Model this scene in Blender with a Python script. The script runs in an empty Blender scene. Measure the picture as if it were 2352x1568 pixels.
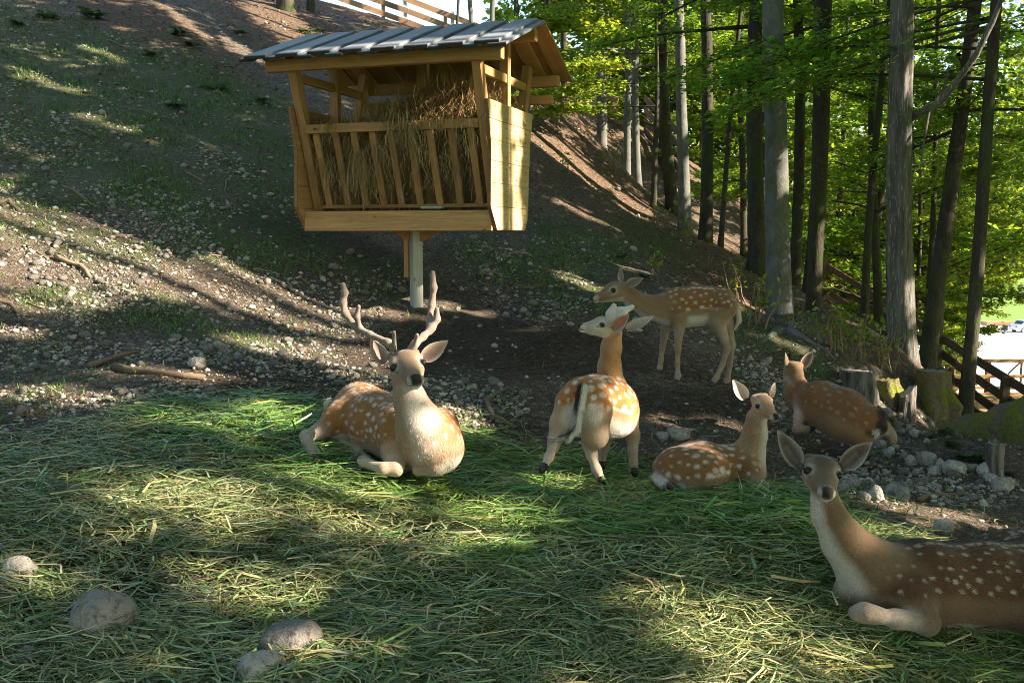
import bpy, bmesh, math, random
import numpy as np
from mathutils import Vector, Matrix
from mathutils.bvhtree import BVHTree
R = math.radians
rng = np.random.default_rng(11)
random.seed(11)

# ------------------------------------------------------------------ camera
scene = bpy.context.scene
PW, PH, LENS = 2352.0, 1568.0, 35.0          # photo measured at this size
FPX = PW * LENS / 36.0
PITCH = math.atan((784 - 540) / FPX)
CAMZ = 1.5
cam_d = bpy.data.cameras.new('camera')
cam = bpy.data.objects.new('camera', cam_d)
scene.collection.objects.link(cam)
cam.location = (0, 0, CAMZ)
cam.rotation_euler = (R(90) - PITCH, 0, 0)
cam_d.lens = LENS
cam_d.sensor_width = 36.0
cam_d.clip_end = 3000
cam_d.dof.use_dof = True
cam_d.dof.focus_distance = 5.2
cam_d.dof.aperture_fstop = 11.0
scene.camera = cam
scene.render.resolution_x, scene.render.resolution_y = 1024, 682

# ------------------------------------------------------------------ light
SUN_EL, SUN_AZ = R(30), R(-16)                # azimuth measured from +x towards +y
SUN = np.array([math.cos(SUN_EL) * math.cos(SUN_AZ), math.cos(SUN_EL) * math.sin(SUN_AZ), math.sin(SUN_EL)])
world = bpy.data.worlds.new('World')
scene.world = world
world.use_nodes = True
wn, wl = world.node_tree.nodes, world.node_tree.links
wn.clear()
sky = wn.new('ShaderNodeTexSky')
sky.sky_type = 'NISHITA'
sky.sun_disc = False
sky.sun_elevation = SUN_EL
sky.sun_rotation = R(90) - SUN_AZ            # sky rotation runs clockwise from +y
sky.air_density = 1.2
sky.dust_density = 0.4
sky.ozone_density = 2.0
bg = wn.new('ShaderNodeBackground')
bg.inputs['Strength'].default_value = 0.095
wo = wn.new('ShaderNodeOutputWorld')
wl.new(sky.outputs[0], bg.inputs[0]); wl.new(bg.outputs[0], wo.inputs[0])
sun_d = bpy.data.lights.new('sun', 'SUN')
sun_d.energy = 5.0
sun_d.angle = R(0.45)
sun_d.color = (1.0, 0.87, 0.70)
sun = bpy.data.objects.new('sun', sun_d)
scene.collection.objects.link(sun)
sun.rotation_euler = Vector(SUN).to_track_quat('Z', 'Y').to_euler()
scene.view_settings.view_transform = 'Standard'
scene.view_settings.look = 'None'
scene.view_settings.exposure = 2.18
scene.view_settings.gamma = 1.0
scene.view_settings.use_curve_mapping = False
scene.cycles.use_denoising = True
scene.cycles.pixel_filter_type = 'BLACKMAN_HARRIS'
scene.cycles.filter_width = 0.9
scene.cycles.max_bounces = 8
scene.cycles.transparent_max_bounces = 8
scene.cycles.sample_clamp_indirect = 6.0

# ------------------------------------------------------------------ helpers
COL = scene.collection
_cp, _sp = math.cos(PITCH), math.sin(PITCH)
def P(px, py, y):
    """photo pixel + distance along the ground axis -> world point"""
    a, b = (px - 1176) / FPX, (784 - py) / FPX
    dy, dz = _cp + b * _sp, -_sp + b * _cp
    return np.array([a / dy * y, y, CAMZ + dz / dy * y])
def proj(p):
    p = np.atleast_2d(np.asarray(p, float))
    x, y, z = p[:, 0], p[:, 1], p[:, 2] - CAMZ
    f = y * _cp - z * _sp; u = y * _sp + z * _cp
    return np.stack([1176 + FPX * x / f, 784 - FPX * u / f, f], 1)

def link(o, parent=None):
    COL.objects.link(o)
    if parent is not None:
        o.parent = parent
    return o
def tag(o, label=None, cat=None, group=None, kind=None):
    if label: o['label'] = label
    if cat: o['category'] = cat
    if group: o['group'] = group
    if kind: o['kind'] = kind
    return o
def empty(name, loc=(0, 0, 0), rz=0.0):
    o = bpy.data.objects.new(name, None)
    o.empty_display_size = 0.2
    o.location = loc; o.rotation_euler = (0, 0, rz)
    COL.objects.link(o)
    return o
def mesh(name, v, f, m=None, smooth=False, col=None):
    """numpy/list verts + faces (array of equal-size faces, or list of lists) -> mesh data"""
    me = bpy.data.meshes.new(name)
    v = np.asarray(v, np.float32).reshape(-1, 3)
    if isinstance(f, np.ndarray):
        n, k = f.shape
        me.vertices.add(len(v)); me.vertices.foreach_set('co', v.ravel())
        me.loops.add(n * k); me.loops.foreach_set('vertex_index', f.astype(np.int32).ravel())
        me.polygons.add(n)
        me.polygons.foreach_set('loop_start', np.arange(0, n * k, k, dtype=np.int32))
        me.polygons.foreach_set('loop_total', np.full(n, k, np.int32))
        me.update(calc_edges=True)
    else:
        me.from_pydata(v.tolist(), [], f)
        me.update()
    if smooth:
        me.polygons.foreach_set('use_smooth', np.ones(len(me.polygons), bool))
    if col is not None:
        c = np.asarray(col, np.float32)
        if c.shape[1] == 3:
            c = np.concatenate([c, np.ones((len(c), 1), np.float32)], 1)
        at = me.color_attributes.new('col', 'FLOAT_COLOR', 'POINT')
        at.data.foreach_set('color', c.ravel())
    if m is not None:
        me.materials.append(m)
    return me
def obj(name, v, f, m=None, parent=None, smooth=False, col=None):
    return link(bpy.data.objects.new(name, mesh(name, v, f, m, smooth, col)), parent)

class MB:
    """collects boxes, prisms and tubes into one mesh"""
    def __init__(s): s.v, s.f = [], []
    def add(s, v, f):
        o = len(s.v); s.v += [tuple(map(float, p)) for p in v]; s.f += [[i + o for i in q] for q in f]; return s
    def box(s, c, d, M=None):
        x, y, z = np.array(d) / 2.0
        v = np.array([[a * x, b * y, e * z] for a in (-1, 1) for b in (-1, 1) for e in (-1, 1)])
        if M is not None: v = v @ np.asarray(M).T
        return s.add(v + np.array(c), [[0, 1, 3, 2], [4, 6, 7, 5], [0, 4, 5, 1], [2, 3, 7, 6], [0, 2, 6, 4], [1, 5, 7, 3]])
    def beam(s, a, b, w, h, up=(0, 0, 1)):
        a, b = np.array(a, float), np.array(b, float)
        d = b - a; L = np.linalg.norm(d); d /= L
        u = np.array(up, float); r = np.cross(d, u); r /= np.linalg.norm(r); u = np.cross(r, d)
        return s.box((a + b) / 2, (w, L, h), np.stack([r, d, u], 1))
    def tube(s, pts, rad, n=8, cap=True):
        v, f = tube(pts, rad, n, cap); return s.add(v, f)
    def prism(s, poly, axis_a, axis_b, thick):
        """poly: list of points (3d) in a plane, extruded by vector thick"""
        n = len(poly); t = np.array(thick)
        v = [np.array(p) for p in poly] + [np.array(p) + t for p in poly]
        return s.add(v, [list(range(n))[::-1], list(range(n, 2 * n))] + [[i, (i + 1) % n, n + (i + 1) % n, n + i] for i in range(n)])
    def build(s, name, m, parent=None, smooth=False, bevel=0.0):
        o = obj(name, s.v, s.f, m, parent, smooth)
        fix_normals(o.data)
        if bevel:
            b = o.modifiers.new('bevel', 'BEVEL'); b.width = bevel; b.segments = 1; b.limit_method = 'ANGLE'
        return o
def fix_normals(me):
    bm = bmesh.new(); bm.from_mesh(me); bmesh.ops.recalc_face_normals(bm, faces=bm.faces); bm.to_mesh(me); bm.free()
def tube(pts, rad, n=8, cap=True, wob=0.0, seed=0):
    pts = np.asarray(pts, float); m = len(pts)
    rad = np.broadcast_to(np.asarray(rad, float), (m,)) if np.ndim(rad) < 2 else rad
    t = np.gradient(pts, axis=0); t /= np.linalg.norm(t, axis=1)[:, None] + 1e-9
    ref = np.array([0, 0, 1.0]) if abs(t[0][2]) < .9 else np.array([1.0, 0, 0])
    v = []; a = np.arange(n) * 2 * math.pi / n
    r0 = np.cross(t[0], ref); r0 /= np.linalg.norm(r0)
    rr = np.random.default_rng(seed)
    for i in range(m):
        r0 = r0 - t[i] * np.dot(r0, t[i]); r0 /= np.linalg.norm(r0) + 1e-9
        q = np.cross(t[i], r0)
        k = rad[i] * (1 + wob * rr.normal(size=n)) if wob else np.full(n, rad[i])
        v.append(pts[i] + k[:, None] * (np.cos(a)[:, None] * r0 + np.sin(a)[:, None] * q))
    v = np.concatenate(v); f = []
    for i in range(m - 1):
        for j in range(n):
            k = (j + 1) % n
            f.append([i * n + j, i * n + k, (i + 1) * n + k, (i + 1) * n + j])
    if cap:
        f.append(list(range(n))[::-1]); f.append([(m - 1) * n + j for j in range(n)])
    return v, f

# smooth 3d value noise, vectorised
_perm = np.random.default_rng(5).permutation(512)
def vnoise(p, scale=1.0, seed=0):
    p = np.asarray(p, float) * scale + seed * 17.31
    i = np.floor(p).astype(int); f = p - i; f = f * f * (3 - 2 * f)
    def h(a, b, c): return _perm[(_perm[(_perm[a % 512] + b) % 512] + c) % 512] / 511.0
    r = 0
    for dx in (0, 1):
        for dy in (0, 1):
            for dz in (0, 1):
                w = (f[:, 0] if dx else 1 - f[:, 0]) * (f[:, 1] if dy else 1 - f[:, 1]) * (f[:, 2] if dz else 1 - f[:, 2])
                r = r + w * h(i[:, 0] + dx, i[:, 1] + dy, i[:, 2] + dz)
    return r * 2 - 1
def fbm(p, scale=1.0, seed=0, octv=3):
    r = 0; a = 1.0; t = 0
    for k in range(octv):
        r = r + a * vnoise(p, scale * 2 ** k, seed + k); t += a; a *= .5
    return r / t

# ------------------------------------------------------------------ materials
class NT:
    def __init__(s, name, rough=0.8, spec=0.3):
        s.m = bpy.data.materials.new(name); s.m.use_nodes = True
        s.t = s.m.node_tree; s.n = s.t.nodes; s.l = s.t.links
        s.bsdf = s.n['Principled BSDF']; s.out = s.n['Material Output']
        s.bsdf.inputs['Roughness'].default_value = rough
        s.bsdf.inputs['Specular IOR Level'].default_value = spec
    def node(s, typ, ins=None, **kw):
        n = s.n.new(typ)
        for k, v in kw.items(): setattr(n, k, v)
        for k, v in (ins or {}).items(): s.set(n.inputs[k], v)
        return n
    def set(s, sock, v):
        if isinstance(v, bpy.types.NodeSocket): s.l.new(v, sock)
        else:
            if hasattr(sock.default_value, '__len__') and len(sock.default_value) == 4 and len(v) == 3: v = (*v, 1)
            sock.default_value = v
    def coord(s, kind='Object', scale=(1, 1, 1), rot=(0, 0, 0)):
        c = s.node('ShaderNodeTexCoord'); mp = s.node('ShaderNodeMapping', {'Vector': c.outputs[kind], 'Scale': scale, 'Rotation': rot})
        return mp.outputs[0]
    def noise(s, vec, scale, detail=4, rough=.55, dist=0.0):
        return s.node('ShaderNodeTexNoise', {'Vector': vec, 'Scale': scale, 'Detail': detail, 'Roughness': rough, 'Distortion': dist}).outputs['Fac']
    def vor(s, vec, scale, feature='F1', out='Distance'):
        return s.node('ShaderNodeTexVoronoi', {'Vector': vec, 'Scale': scale}, feature=feature).outputs[out]
    def ramp(s, fac, *stops):
        n = s.node('ShaderNodeValToRGB'); e = n.color_ramp.elements
        while len(e) < len(stops): e.new(.5)
        for q, (p, c) in zip(e, stops):
            q.position = p; q.color = (*c, 1) if hasattr(c, '__len__') else (c, c, c, 1)
        s.l.new(fac, n.inputs[0]); return n.outputs[0]
    def mix(s, fac, a, b, mode='MIX'):
        n = s.node('ShaderNodeMix', data_type='RGBA', blend_type=mode)
        s.set(n.inputs[0], fac); s.set(n.inputs[6], a); s.set(n.inputs[7], b); return n.outputs[2]
    def math(s, op, a, b=0.0):
        n = s.node('ShaderNodeMath', operation=op); s.set(n.inputs[0], a); s.set(n.inputs[1], b); return n.outputs[0]
    def attr(s, name='col'): return s.node('ShaderNodeVertexColor', layer_name=name).outputs[0]
    def bump(s, h, strength=.5, dist=.01):
        s.l.new(s.node('ShaderNodeBump', {'Height': h, 'Strength': strength, 'Distance': dist}).outputs[0], s.bsdf.inputs['Normal'])
    def base(s, c): s.set(s.bsdf.inputs['Base Color'], c); return s
    def rnd(s): return s.node('ShaderNodeObjectInfo').outputs['Random']
def hsv_var(t, c, rnd, amt):
    n = t.node('ShaderNodeHueSaturation', {'Color': c, 'Value': t.math('ADD', 1 - amt, t.math('MULTIPLY', rnd, 2 * amt))})
    return n.outputs[0]
def wood(name, a, b, dark, scale=(1, 1, 1), rough=.75, var=.15):
    """sawn timber, grain along the local y axis of each piece"""
    t = NT(name, rough, .25)
    c_ = t.node('ShaderNodeTexCoord').outputs['Object']
    off = t.node('ShaderNodeVectorMath', {0: c_, 1: t.node('ShaderNodeCombineXYZ', {0: t.math('MULTIPLY', t.rnd(), 7.0), 1: t.math('MULTIPLY', t.rnd(), 31.0), 2: t.math('MULTIPLY', t.rnd(), 13.0)}).outputs[0]}, operation='ADD').outputs[0]
    v = t.node('ShaderNodeMapping', {'Vector': off, 'Scale': (12, .55, 12)}).outputs[0]
    n = t.noise(v, 1.6, 5, .6, .5); fine = t.noise(v, 7, 4, .65)
    c = t.mix(t.ramp(n, (.3, 0.), (.7, 1.)), a, b); c = t.mix(t.ramp(fine, (.48, .0), (.72, .6)), c, dark)
    big = t.noise(off, 2.2, 4)
    c = t.mix(t.ramp(big, (.50, 0.), (.75, .4)), c, dark)
    kn = t.vor(t.node('ShaderNodeMapping', {'Vector': off, 'Scale': (5.5, 2.6, 5.5)}).outputs[0], 1.0)
    c = t.mix(t.ramp(kn, (.045, .85), (.085, 0.)), c, tuple(q * .45 for q in dark))
    t.base(hsv_var(t, c, t.rnd(), var)); t.bump(t.math('ADD', fine, n), .4, .006)
    return t.m
def plank(name, a, b, w, h, m, parent=None, up=(0, 0, 1), bevel=.0):
    """a straight piece of timber whose own y axis runs along it"""
    a, b = np.array(a, float), np.array(b, float)
    d = b - a; L = np.linalg.norm(d); d = d / L; r = np.cross(d, np.array(up, float)); r /= np.linalg.norm(r); u = np.cross(r, d)
    o = MB().box((0, 0, 0), (w, L, h)).build(name, m, parent, bevel=bevel)
    M = Matrix.Identity(4)
    for k in range(3): M[k][0], M[k][1], M[k][2], M[k][3] = r[k], d[k], u[k], ((a + b) / 2)[k]
    o.matrix_local = M
    return o
# ------------------------------------------------------------------ terrain
CP = [P(*q) for q in [
    (0, 1568, 3.1), (1176, 1568, 3.25), (2300, 1568, 3.35),
    (880, 1085, 5.0), (740, 1035, 5.3), (1380, 1100, 5.5), (1600, 1165, 4.9), (1640, 885, 7.8), (1930, 1025, 6.5),
    (2080, 1455, 3.75), (2350, 1150, 5.5), (2200, 1130, 5.6), (957, 705, 10), (1150, 800, 8.5), (600, 800, 7.9),
    (0, 880, 6.2), (0, 620, 8.6), (0, 300, 12.0), (0, 0, 17.5), (300, 860, 6.5), (400, 560, 9.8), (560, 300, 14.0), (600, 60, 21), (720, 150, 19),
    (250, 300, 12.6), (300, 0, 19), (1220, 330, 19), (1220, 500, 15), (1250, 620, 12.3), (1290, 240, 26), (850, 60, 31), (1000, 90, 31),
    (1380, 385, 27), (1460, 425, 25.5), (1565, 530, 21), (1620, 560, 19.5), (1740, 620, 17), (1800, 752, 13.5), (1870, 757, 14.5),
    (1560, 660, 13.6), (1700, 720, 12), (1985, 775, 15), (2090, 868, 11.5), (2220, 928, 11.3), (1970, 880, 9.6), (2140, 925, 10.2), (2060, 980, 8.4),
    (2200, 1040, 7.2), (1400, 480, 20)]]
CP += [np.array(q, float) for q in [
    (0, 0, -.15), (-4, 0, .35), (4, 0, -.7), (0, -6, -.5), (-9, -4, .8), (8, -4, -2.2), (-9, 7, 2.0), (-15, 9, 3.6), (-16, 18, 7.2), (-17, 28, 10.5),
    (-6, 33, 8.9), (-14, 40, 11.5), (0, 40, 7.9), (5, 38, 5.0), (4.5, 32, 4.4), (6.5, 34, 3.5), (6.6, 28.5, 2.1), (8.6, 36, 2.4), (5, 6, -.75), (6.6, 9, -1.7), (8.2, 15, -2.4), (8.2, 25, -.6), (8.3, 32, 1.2),
    (10, 8, -3.6), (11, 14, -4.0), (12, 20, -4.2), (14, 30, -4.5), (10, 40, -1.5), (18, 12, -6), (20, 24, -7), (22, 40, -8), (12, 0, -4.5), (20, 0, -7.5), (6.1, 10.8, -1.5), (5.9, 9.3, -1.2), (6.8, 12.5, -2.2)]]
CP = np.array(CP)
_C2 = 1.2 ** 2
def _phi(a, b): return -np.sqrt(((a[:, None, :2] - b[None, :, :2]) ** 2).sum(-1) + _C2)
_n = len(CP)
_A = np.zeros((_n + 3, _n + 3)); _A[:_n, :_n] = _phi(CP, CP) - np.eye(_n) * .06
_A[:_n, _n] = 1; _A[:_n, _n + 1:] = CP[:, :2]; _A[_n, :_n] = 1; _A[_n + 1:, :_n] = CP[:, :2].T
_W = np.linalg.solve(_A, np.concatenate([CP[:, 2], [0, 0, 0]]))
VALLEY = -10.0
def ground_smooth(xy):
    xy = np.atleast_2d(np.asarray(xy, float))[:, :2]
    out = np.empty(len(xy))
    for i in range(0, len(xy), 40000):
        q = xy[i:i + 40000]; out[i:i + 40000] = _phi(q, CP) @ _W[:_n] + _W[_n] + q @ _W[_n + 1:]
    # towards the open valley the hillside runs out into the flat floor
    k = np.clip((xy[:, 0] - 16) / 14, 0, 1) ; k = np.maximum(k, np.clip((xy[:, 1] - 38) / 14, 0, 1) * np.clip((xy[:, 0] + 6) / 12, 0, 1)); k = k * k * (3 - 2 * k)
    return out * (1 - k) + (VALLEY - .6) * k
def ground(xy):
    xy = np.atleast_2d(np.asarray(xy, float))[:, :2]
    p = np.concatenate([xy, np.zeros((len(xy), 1))], 1)
    far = np.clip(np.hypot(xy[:, 0], xy[:, 1]) / 12, .35, 1.3)
    return ground_smooth(xy) + (.07 * fbm(p, .9, 3) * far + .024 * fbm(p, 4.0, 7) + .012 * fbm(p, 13.0, 9))
def gz(x, y): return float(ground([[x, y]])[0])
def hit(px, py, y0=1.5, y1=60.0):
    """where the ray through a photo pixel meets the hillside"""
    ys = np.geomspace(y0, y1, 500)
    a, b = (px - 1176) / FPX, (784 - py) / FPX
    dy, dz = _cp + b * _sp, -_sp + b * _cp
    z = CAMZ + dz / dy * ys; g = ground_smooth(np.stack([a / dy * ys, ys], 1))
    k = np.nonzero(z < g)[0]
    if len(k) == 0: return None
    k = k[0]
    if k == 0: y = ys[0]
    else:
        e0, e1 = z[k - 1] - g[k - 1], z[k] - g[k]; y = ys[k - 1] + (ys[k] - ys[k - 1]) * e0 / (e0 - e1)
    x = a / dy * y
    return np.array([x, y, gz(x, y)])

# where the sun comes through the trees: ellipses (px, py, rx, ry, tilt deg) on the hillside, spheres (px, py, dist, r) on things
LIT_GROUND = [
    (120, 470, 270, 50, 10), (300, 585, 330, 62, 14), (650, 615, 190, 36, 26), (560, 672, 260, 36, 10), (90, 660, 150, 45, 12), (860, 690, 110, 22, 22),
    (270, 300, 170, 12, 22), (110, 190, 130, 16, 22), (640, 45, 130, 38, 30), (420, 45, 110, 12, 35), (560, 120, 90, 15, 32), (60, 350, 90, 10, 15), (470, 330, 90, 8, 25), (250, 130, 90, 8, 25),
    (1290, 345, 100, 17, 34), (1430, 445, 120, 10, 30), (1340, 490, 110, 7, 25), (1650, 555, 60, 10, 28), (1330, 650, 90, 20, 25), (1450, 610, 50, 10, 20), (1590, 690, 60, 10, 20), (1800, 790, 130, 14, 22),
    (1060, 715, 90, 18, 10), (720, 745, 90, 18, 14), (640, 800, 110, 16, 6), (120, 900, 130, 22, 3), (420, 850, 110, 12, 5), (40, 760, 60, 14, 8), (1210, 760, 40, 9, 10),
    (620, 955, 125, 30, 5), (500, 1165, 150, 46, -3), (320, 960, 60, 14, 4), (930, 1232, 130, 36, 8), (1120, 1190, 60, 14, 6), (1560, 1412, 150, 36, 20),
    (1700, 1510, 150, 28, 5), (600, 1355, 130, 28, 8), (50, 1360, 90, 32, 0), (430, 1530, 130, 20, 3), (760, 1510, 80, 16, 6), (2030, 1225, 150, 12, 8), (2170, 1180, 130, 14, 12),
    (1600, 978, 130, 15, 4), (1060, 960, 70, 28, 10), (820, 830, 80, 34, 8), (1200, 880, 40, 12, 5),
    (2050, 930, 70, 26, 22), (2000, 870, 60, 14, 15), (1180, 1060, 50, 14, 5)]
LIT_BALL = [
    (965, 950, 4.85, .11), (990, 1010, 4.8, .15), (1010, 1050, 4.85, .10), (845, 890, 5.5, .10), (990, 690, 4.95, .06), (985, 780, 4.95, .06), (830, 770, 5.0, .07), (925, 820, 4.9, .05),
    (1415, 900, 5.4, .17), (1430, 960, 5.4, .14), (1405, 800, 5.35, .09), (1400, 1040, 5.35, .13), (1450, 1010, 5.5, .08), (1430, 735, 5.3, .06), (1330, 870, 5.4, .06), (1380, 1100, 5.3, .06),
    (1745, 905, 4.9, .07), (1700, 890, 4.9, .06), (1735, 1000, 4.9, .05), (1875, 1190, 3.75, .05), (1905, 1195, 3.75, .05),
    (1165, 430, 9.7, .20), (1180, 480, 9.8, .24), (1150, 360, 9.7, .10), (1190, 300, 9.9, .07), (1210, 100, 9.5, .16), (1160, 115, 9.2, .10), (1115, 190, 9.3, .08),
    (2078, 860, 11.5, .30), (2072, 700, 11.5, .20), (2065, 330, 11.5, .18), (2060, 60, 11.5, .2), (2160, 870, 10.2, .32), (2130, 920, 10.2, .3), (1787, 400, 13.5, .22), (1880, 620, 14.5, .25), (1790, 720, 13.4, .1),
    (2228, 770, 11.4, .2), (1570, 260, 21, .6), (1565, 420, 21, .4), (1443, 380, 26, .8), (1468, 400, 26, .8), (1388, 360, 27, .6), (1400, 200, 21, 1.6), (1460, 160, 20, 1.2), (1450, 275, 20, .8), (1360, 180, 21, .8)]
_e1 = np.cross(SUN, [0, 0, 1.0]); _e1 /= np.linalg.norm(_e1); _e2 = np.cross(_e1, SUN)
_lit = []
for cx, cy, rx, ry, an in LIT_GROUND:
    k_ = 1.6 if cy > 1100 else 1.2 if cy > 900 else (1.5 if cx < 950 and cy > 400 else .85); rx, ry = rx * k_, ry * k_
    ca, sa = math.cos(R(an)), math.sin(R(an))
    h0 = hit(cx, cy)
    if h0 is None: continue
    ax = []
    for ux, uy in ((rx * ca, rx * sa), (-ry * sa, ry * ca)):
        q = [hit(cx + s * ux * .6, cy + s * uy * .6) for s in (1, -1)]
        q = [w for w in q if w is not None]
        d = (q[0] - q[1]) / 1.2 if len(q) == 2 else (q[0] - h0) / .6
        ax.append(d)
    A = np.array([[d @ _e1, d @ _e2] for d in ax]).T
    if abs(np.linalg.det(A)) < 1e-4: A = A + np.eye(2) * .06
    _lit.append((np.array([h0 @ _e1, h0 @ _e2]), np.linalg.inv(A), float(h0 @ SUN)))
for px, py, d, r in LIT_BALL:
    c = P(px, py, d); _lit.append((np.array([c @ _e1, c @ _e2]), np.eye(2) / r, float(c @ SUN)))
_svd = [np.linalg.svd(q[1]) for q in _lit]
_LC = np.array([q[0] for q in _lit]); _LT = np.array([q[2] for q in _lit])
_LU, _LS, _LV = np.array([q[0] for q in _svd]), np.array([q[1] for q in _svd]), np.array([q[2] for q in _svd])
_cache = {}
# things that stand in the shade of the crowns: (px, py, dist, radius)
SHADE_BALL = [(590, 132, 9.9, .3), (650, 118, 9.9, .4), (720, 108, 10, .45), (820, 102, 9.9, .45), (920, 96, 9.8, .45), (1020, 90, 9.7, .42), (1090, 85, 9.6, .25), (1890, 1095, 3.7, .13), (2120, 1300, 3.75, .2), (2200, 1330, 3.8, .25), (2320, 1330, 3.85, .28),
              (1600, 710, 7.8, .22), (1430, 675, 7.7, .12), (1900, 925, 6.5, .16), (1345, 900, 5.3, .06)]
_SB = np.array([P(q[0], q[1], q[2]) for q in SHADE_BALL]); _SR = np.array([q[3] for q in SHADE_BALL]); _SU = np.stack([_SB @ _e1, _SB @ _e2], 1); _ST = _SB @ SUN
def sun_keep(p, soft=.10, margin=.06):
    """False for a leaf that would hang in one of the gaps of the canopy"""
    key = round(margin, 3)
    if key not in _cache: _cache[key] = np.einsum('kij,kj,kjl->kil', _LU, 1 / (1 / _LS + margin), _LV)
    A = _cache[key]
    keep = np.ones(len(p), bool)
    for i in range(0, len(p), 4000):
        q = p[i:i + 4000]; uv = np.stack([q @ _e1, q @ _e2], 1); t = q @ SUN
        w = np.einsum('kij,nkj->nki', A, uv[:, None] - _LC[None])
        jit = (1 + soft * rng.normal(size=len(q)))[:, None] ** 2
        sh = (((uv[:, None] - _SU[None]) ** 2).sum(-1) < _SR[None] ** 2) & (t[:, None] > _ST[None] + 1.0)
        keep[i:i + 4000] = sh.any(1) | ~(((w ** 2).sum(-1) < jit) & (t[:, None] > _LT[None] + 1.0)).any(1)
    return keep

def zone(p, lst):
    """soft 0..1 mask of hillside places given by photo-pixel ellipses"""
    pp = proj(p); m = np.zeros(len(p))
    for cx, cy, rx, ry, an in lst:
        ca, sa = math.cos(R(an)), math.sin(R(an))
        dx, dy = pp[:, 0] - cx, pp[:, 1] - cy
        q = ((dx * ca + dy * sa) / rx) ** 2 + ((-dx * sa + dy * ca) / ry) ** 2
        m = np.maximum(m, np.clip(1.6 - q, 0, 1))
    m[pp[:, 2] < .3] = 0
    return m
GREEN = [(150, 120, 240, 70, 20), (420, 180, 200, 60, 22), (700, 400, 120, 120, 10), (60, 440, 160, 40, 10), (1500, 560, 120, 40, 25), (1340, 560, 110, 40, 25), (900, 640, 100, 40, 10), (250, 700, 200, 40, 5), (260, 230, 380, 90, 20), (560, 330, 150, 130, 20), (640, 480, 110, 90, 20), (330, 420, 200, 60, 20), (100, 330, 200, 60, 10), (800, 620, 110, 40, 20), (1290, 640, 120, 60, 25), (1400, 690, 130, 40, 20), (1120, 600, 90, 50, 15),
         (1750, 790, 200, 40, 22), (2000, 960, 90, 40, 25), (500, 560, 160, 50, 15), (200, 560, 200, 40, 10), (500, 780, 160, 30, 10), (2250, 950, 120, 40, 10), (1680, 740, 60, 30, 10)]
MUD = [(1150, 800, 160, 70, 8), (1350, 810, 160, 60, 5), (1000, 760, 90, 40, 5), (600, 860, 260, 40, 3), (900, 820, 150, 50, 5), (1600, 930, 180, 40, 5), (1900, 1010, 90, 50, 15), (760, 560, 200, 40, 18)]
LITTER = [(1350, 430, 260, 70, 32), (1650, 620, 180, 70, 25), (650, 60, 200, 70, 30), (350, 60, 250, 50, 30), (2020, 720, 140, 80, 20), (1330, 300, 90, 60, 30)]

def grid(n, a, b, c, k):
    s = np.linspace(math.asinh((a - c) / k), math.asinh((b - c) / k), n)
    return c + k * np.sinh(s)
gx, gy = grid(380, -34, 36, .5, 3.0), grid(430, -9, 58, 4.5, 3.0)
GX, GY = np.meshgrid(gx, gy)
gp = np.stack([GX.ravel(), GY.ravel()], 1)
gv = np.concatenate([gp, ground(gp)[:, None]], 1)
nx, ny = len(gx), len(gy)
ii = (np.arange(ny - 1)[:, None] * nx + np.arange(nx - 1)[None]).ravel()
gf = np.stack([ii, ii + 1, ii + nx + 1, ii + nx], 1)
nz_ = fbm(gv * [1, 1, 0], 1.1, 21)
def fodder_shade(p):  # shade between the cut blades, painted as dark soil below them
    pp = proj(p); e = np.interp(pp[:, 0], [0, 150, 300, 560, 700, 800, 1100, 1250, 1500, 1780, 1900, 2100, 2352], [1000, 960, 915, 890, 905, 960, 1000, 1010, 1050, 1110, 1160, 1230, 1330])
    return np.clip((pp[:, 1] - e - 20) / 60, 0, .8) * (pp[:, 2] > .5)
gcol = np.stack([np.clip(zone(gv, GREEN) * (.75 + .7 * nz_), 0, 1), np.clip(zone(gv, LITTER) + np.clip((gv[:, 1] - 26) / 6, 0, 1), 0, 1), np.clip(zone(gv, MUD) * (.8 + .5 * nz_) + fodder_shade(gv), 0, 1)], 1)
t = NT('forest_soil', .95, .15)
v = t.coord('Object')
sep = t.node('ShaderNodeSeparateColor', {0: t.attr()})
n1, n2, n3, n4 = t.noise(v, 2.2, 6, .6), t.noise(v, 20, 6, .7), t.noise(v, 75, 4, .65), t.noise(v, 7, 5, .65)
soil = t.mix(t.ramp(n1, (.3, 0.), (.7, 1.)), (.075, .055, .041), (.16, .122, .092))
soil = t.mix(t.ramp(n2, (.50, 0.), (.62, .85)), soil, (.30, .245, .19))
soil = t.mix(t.ramp(n3, (.38, .85), (.50, 0.)), soil, (.028, .02, .014))
soil = t.mix(t.ramp(n3, (.58, 0.), (.68, .8)), soil, (.36, .31, .25))
lit_ = t.mix(t.ramp(n2, (.35, 0.), (.65, 1.)), (.06, .036, .022), (.27, .185, .125))
lit_ = t.mix(t.ramp(n3, (.40, .8), (.52, 0.)), lit_, (.03, .018, .012))
soil = t.mix(t.math('MULTIPLY', sep.outputs[1], .9), soil, lit_)
mud_and_shade = t.mix(t.ramp(n2, (.35, 0.), (.65, 1.)), (.022, .017, .013), (.075, .055, .040))
soil = t.mix(t.math('MULTIPLY', sep.outputs[2], .85), soil, mud_and_shade)
moss = t.mix(t.ramp(n3, (.35, 0.), (.62, 1.)), (.018, .036, .009), (.10, .165, .035))
soil = t.mix(t.math('MULTIPLY', t.math('MULTIPLY', sep.outputs[0], t.ramp(n2, (.40, .1), (.54, 1.))), t.ramp(n4, (.36, .1), (.55, 1.))), soil, moss)
t.base(soil)
t.bump(t.math('ADD', t.math('MULTIPLY', n2, .6), t.math('MULTIPLY', n3, .4)), 1.0, .07)
SOIL = t.m
hill = obj('hillside', gv, gf, SOIL, None, True, gcol)
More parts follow.
